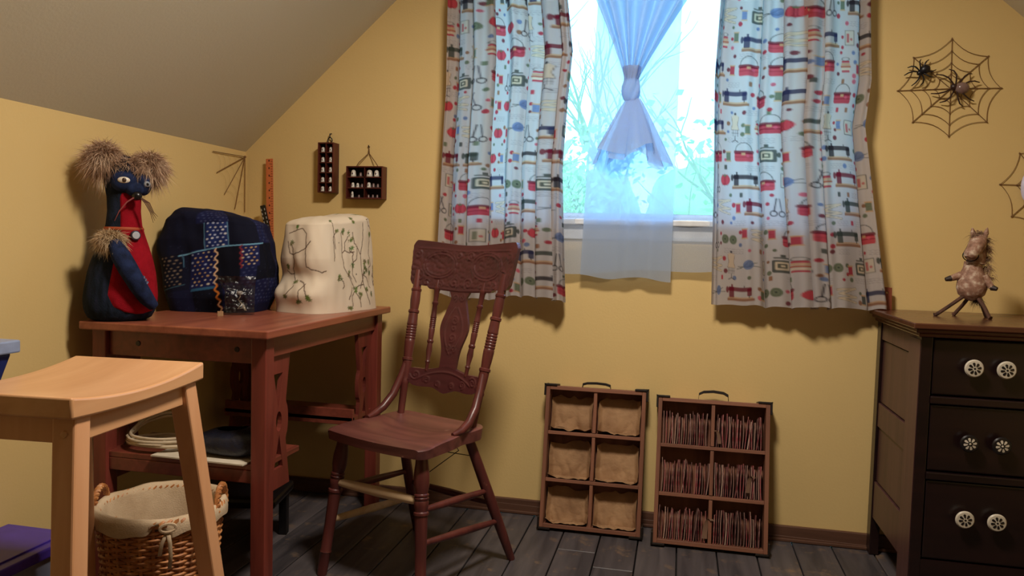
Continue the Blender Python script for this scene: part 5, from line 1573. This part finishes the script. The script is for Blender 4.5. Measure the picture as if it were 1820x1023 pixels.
# ------------------------------------------------------------------ things on the lower shelf of the desk
SHZ = .390
cable_m = plain('cream_cable', (214, 196, 168), rough=.4)
m = MB(); pts = []; g = random.Random(2)
for k in range(7):
    ph = g.uniform(0, 6.28); rx, ry = .100+g.uniform(-.010, .010), .070+g.uniform(-.01, .008); tz = SHZ+.008+.006*k; tilt = g.uniform(-.02, .02)+.05*(k == 6)
    for q in range(28):
        a = 2*PI*q/28
        pts.append((rx*math.cos(a)+.004*g.uniform(-1, 1), ry*math.sin(a), tz-SHZ+.0002*q+tilt*math.sin(a)*.3+ (.050*max(0, math.sin(a)) if k >= 3 else 0)))
m.tube(pts, .0042, n=7)
o = m.build('coiled_cable', cable_m, None, loc=(-1.500, -.835, SHZ+.002)); tag(o, 'coiled cream cable lying on the lower desk shelf behind the stool', 'cable')
o = MB().prism([(-.17, -.055), (.13, -.062), (.135, .055), (-.165, .05)], 0, .004, lambda a, b, t: (a, b, t)).build('paper_sheets', plain('white_paper', (216, 204, 184)), None, smooth=False, loc=(-1.302, -.872, SHZ+.001)); tag(o, 'white paper sheets at the front edge of the lower desk shelf', 'paper')
u, v = np.meshgrid(np.linspace(0, 2*PI, 81)[:-1], np.linspace(0, 1, 24))
sh = np.clip(np.sin(PI*np.clip(v*.96+.02, 0, 1)), 0, 1)**.35
X = np.sign(np.cos(u))*np.abs(np.cos(u))**.6*.115*sh; Y = np.sign(np.sin(u))*np.abs(np.sin(u))**.6*.072*sh
Z = v*(.070+.02*(X > 0)*np.abs(X)/.115) + .006*wob(np.stack([X*20, Y*20, v*2], -1), 1.2, 6)*np.sin(PI*v)
o = link('folded_jacket', grid_mesh('folded_jacket', np.stack([X, Y, np.maximum(Z, 0)], -1), wrap_u=True), noise_mat('dark_navy_nylon', [(12, 14, 24), (26, 30, 48)], nscale=20, rough=.45, bump=.4, bscale=60), None, (-1.265, -.835, SHZ+.006)); tag(o, 'folded dark navy bundle on the papers of the lower desk shelf', 'bundle')
# dark metal stand on the floor under the desk
ds = empty('floor_stand', (-1.43, -.55, 0), .2, 'low black stand on the floor in the shadow under the desk', 'stand')
MB().box(-.16, .16, -.11, .11, .15, .185).build('stand_top', black_m, ds, smooth=False, bevel=.012)
for sx in (-.13, .13):
    for sy in (-.085, .085): MB().box(sx-.014, sx+.014, sy-.014, sy+.014, 0, .15).build('leg', black_m, ds, smooth=False, bevel=.002)

# ------------------------------------------------------------------ storage boxes along the left wall
purple_m = plain('purple_plastic', (74, 52, 156), rough=.35)
grey_pl = plain('grey_plastic', (128, 132, 150), rough=.4)
greyblue_m = plain('greyblue_plastic', (150, 164, 196), rough=.4)
blue_m = plain('navy_plastic', (34, 48, 110), rough=.35)
def storage(label, x0, x1, y0, y1, z0, z1, lidh, bodym, lidm, taper=.02, knob=True):
    cx, cy = (x0+x1)/2, (y0+y1)/2; hx, hy = (x1-x0)/2, (y1-y0)/2
    root = empty('storage_box', (cx, cy, z0), 0, label, 'storage box', 'plastic storage boxes')
    h = z1-z0
    m = MB(); a, b = hx-.012, hy-.012
    m.add([(-a+taper, -b+taper, 0), (a-taper, -b+taper, 0), (a-taper, b-taper, 0), (-a+taper, b-taper, 0), (-a, -b, h-lidh), (a, -b, h-lidh), (a, b, h-lidh), (-a, b, h-lidh)], [(3, 2, 1, 0), (4, 5, 6, 7), (0, 1, 5, 4), (1, 2, 6, 5), (2, 3, 7, 6), (3, 0, 4, 7)])
    m.build('tub', bodym, root, smooth=False, bevel=.006)
    m = MB(); m.box(-hx, hx, -hy, hy, h-lidh, h-.004)
    lid = m.build('lid', lidm, root, smooth=False, bevel=.004)
    m = MB()
    m.box(-hx+.03, hx-.03, -hy+.03, hy-.03, h-.004, h)
    m.build('lid_panel', lidm, lid, smooth=False, bevel=.002)
    return root
storage('low grey storage box with purple lid on the floor at lower left', -1.735, -1.505, -1.72, -1.150, 0, .25, .030, grey_pl, purple_m)
bb = storage('navy storage box with grey-blue lid at the left frame edge', -1.735, -1.500, -1.72, -1.335, .652, .780, .034, blue_m, greyblue_m, .022)
MB().add([(-.06, .0, .128), (.075, .0, .128), (.075, .165, .128), (-.06, .165, .128), (-.05, .01, .17), (.055, .01, .17), (.055, .15, .17), (-.05, .15, .17)], [(3, 2, 1, 0), (4, 5, 6, 7), (0, 1, 5, 4), (1, 2, 6, 5), (2, 3, 7, 6), (3, 0, 4, 7)]).build('lid_handle', greyblue_m, bb, smooth=False, bevel=.006)
o = MB().box(XL+.001, -1.54, -1.74, -1.44, .630, .650).build('wall_shelf', base_m, None, smooth=False, bevel=.002); tag(o, 'wooden wall shelf carrying the navy storage box on the left wall', 'shelf')
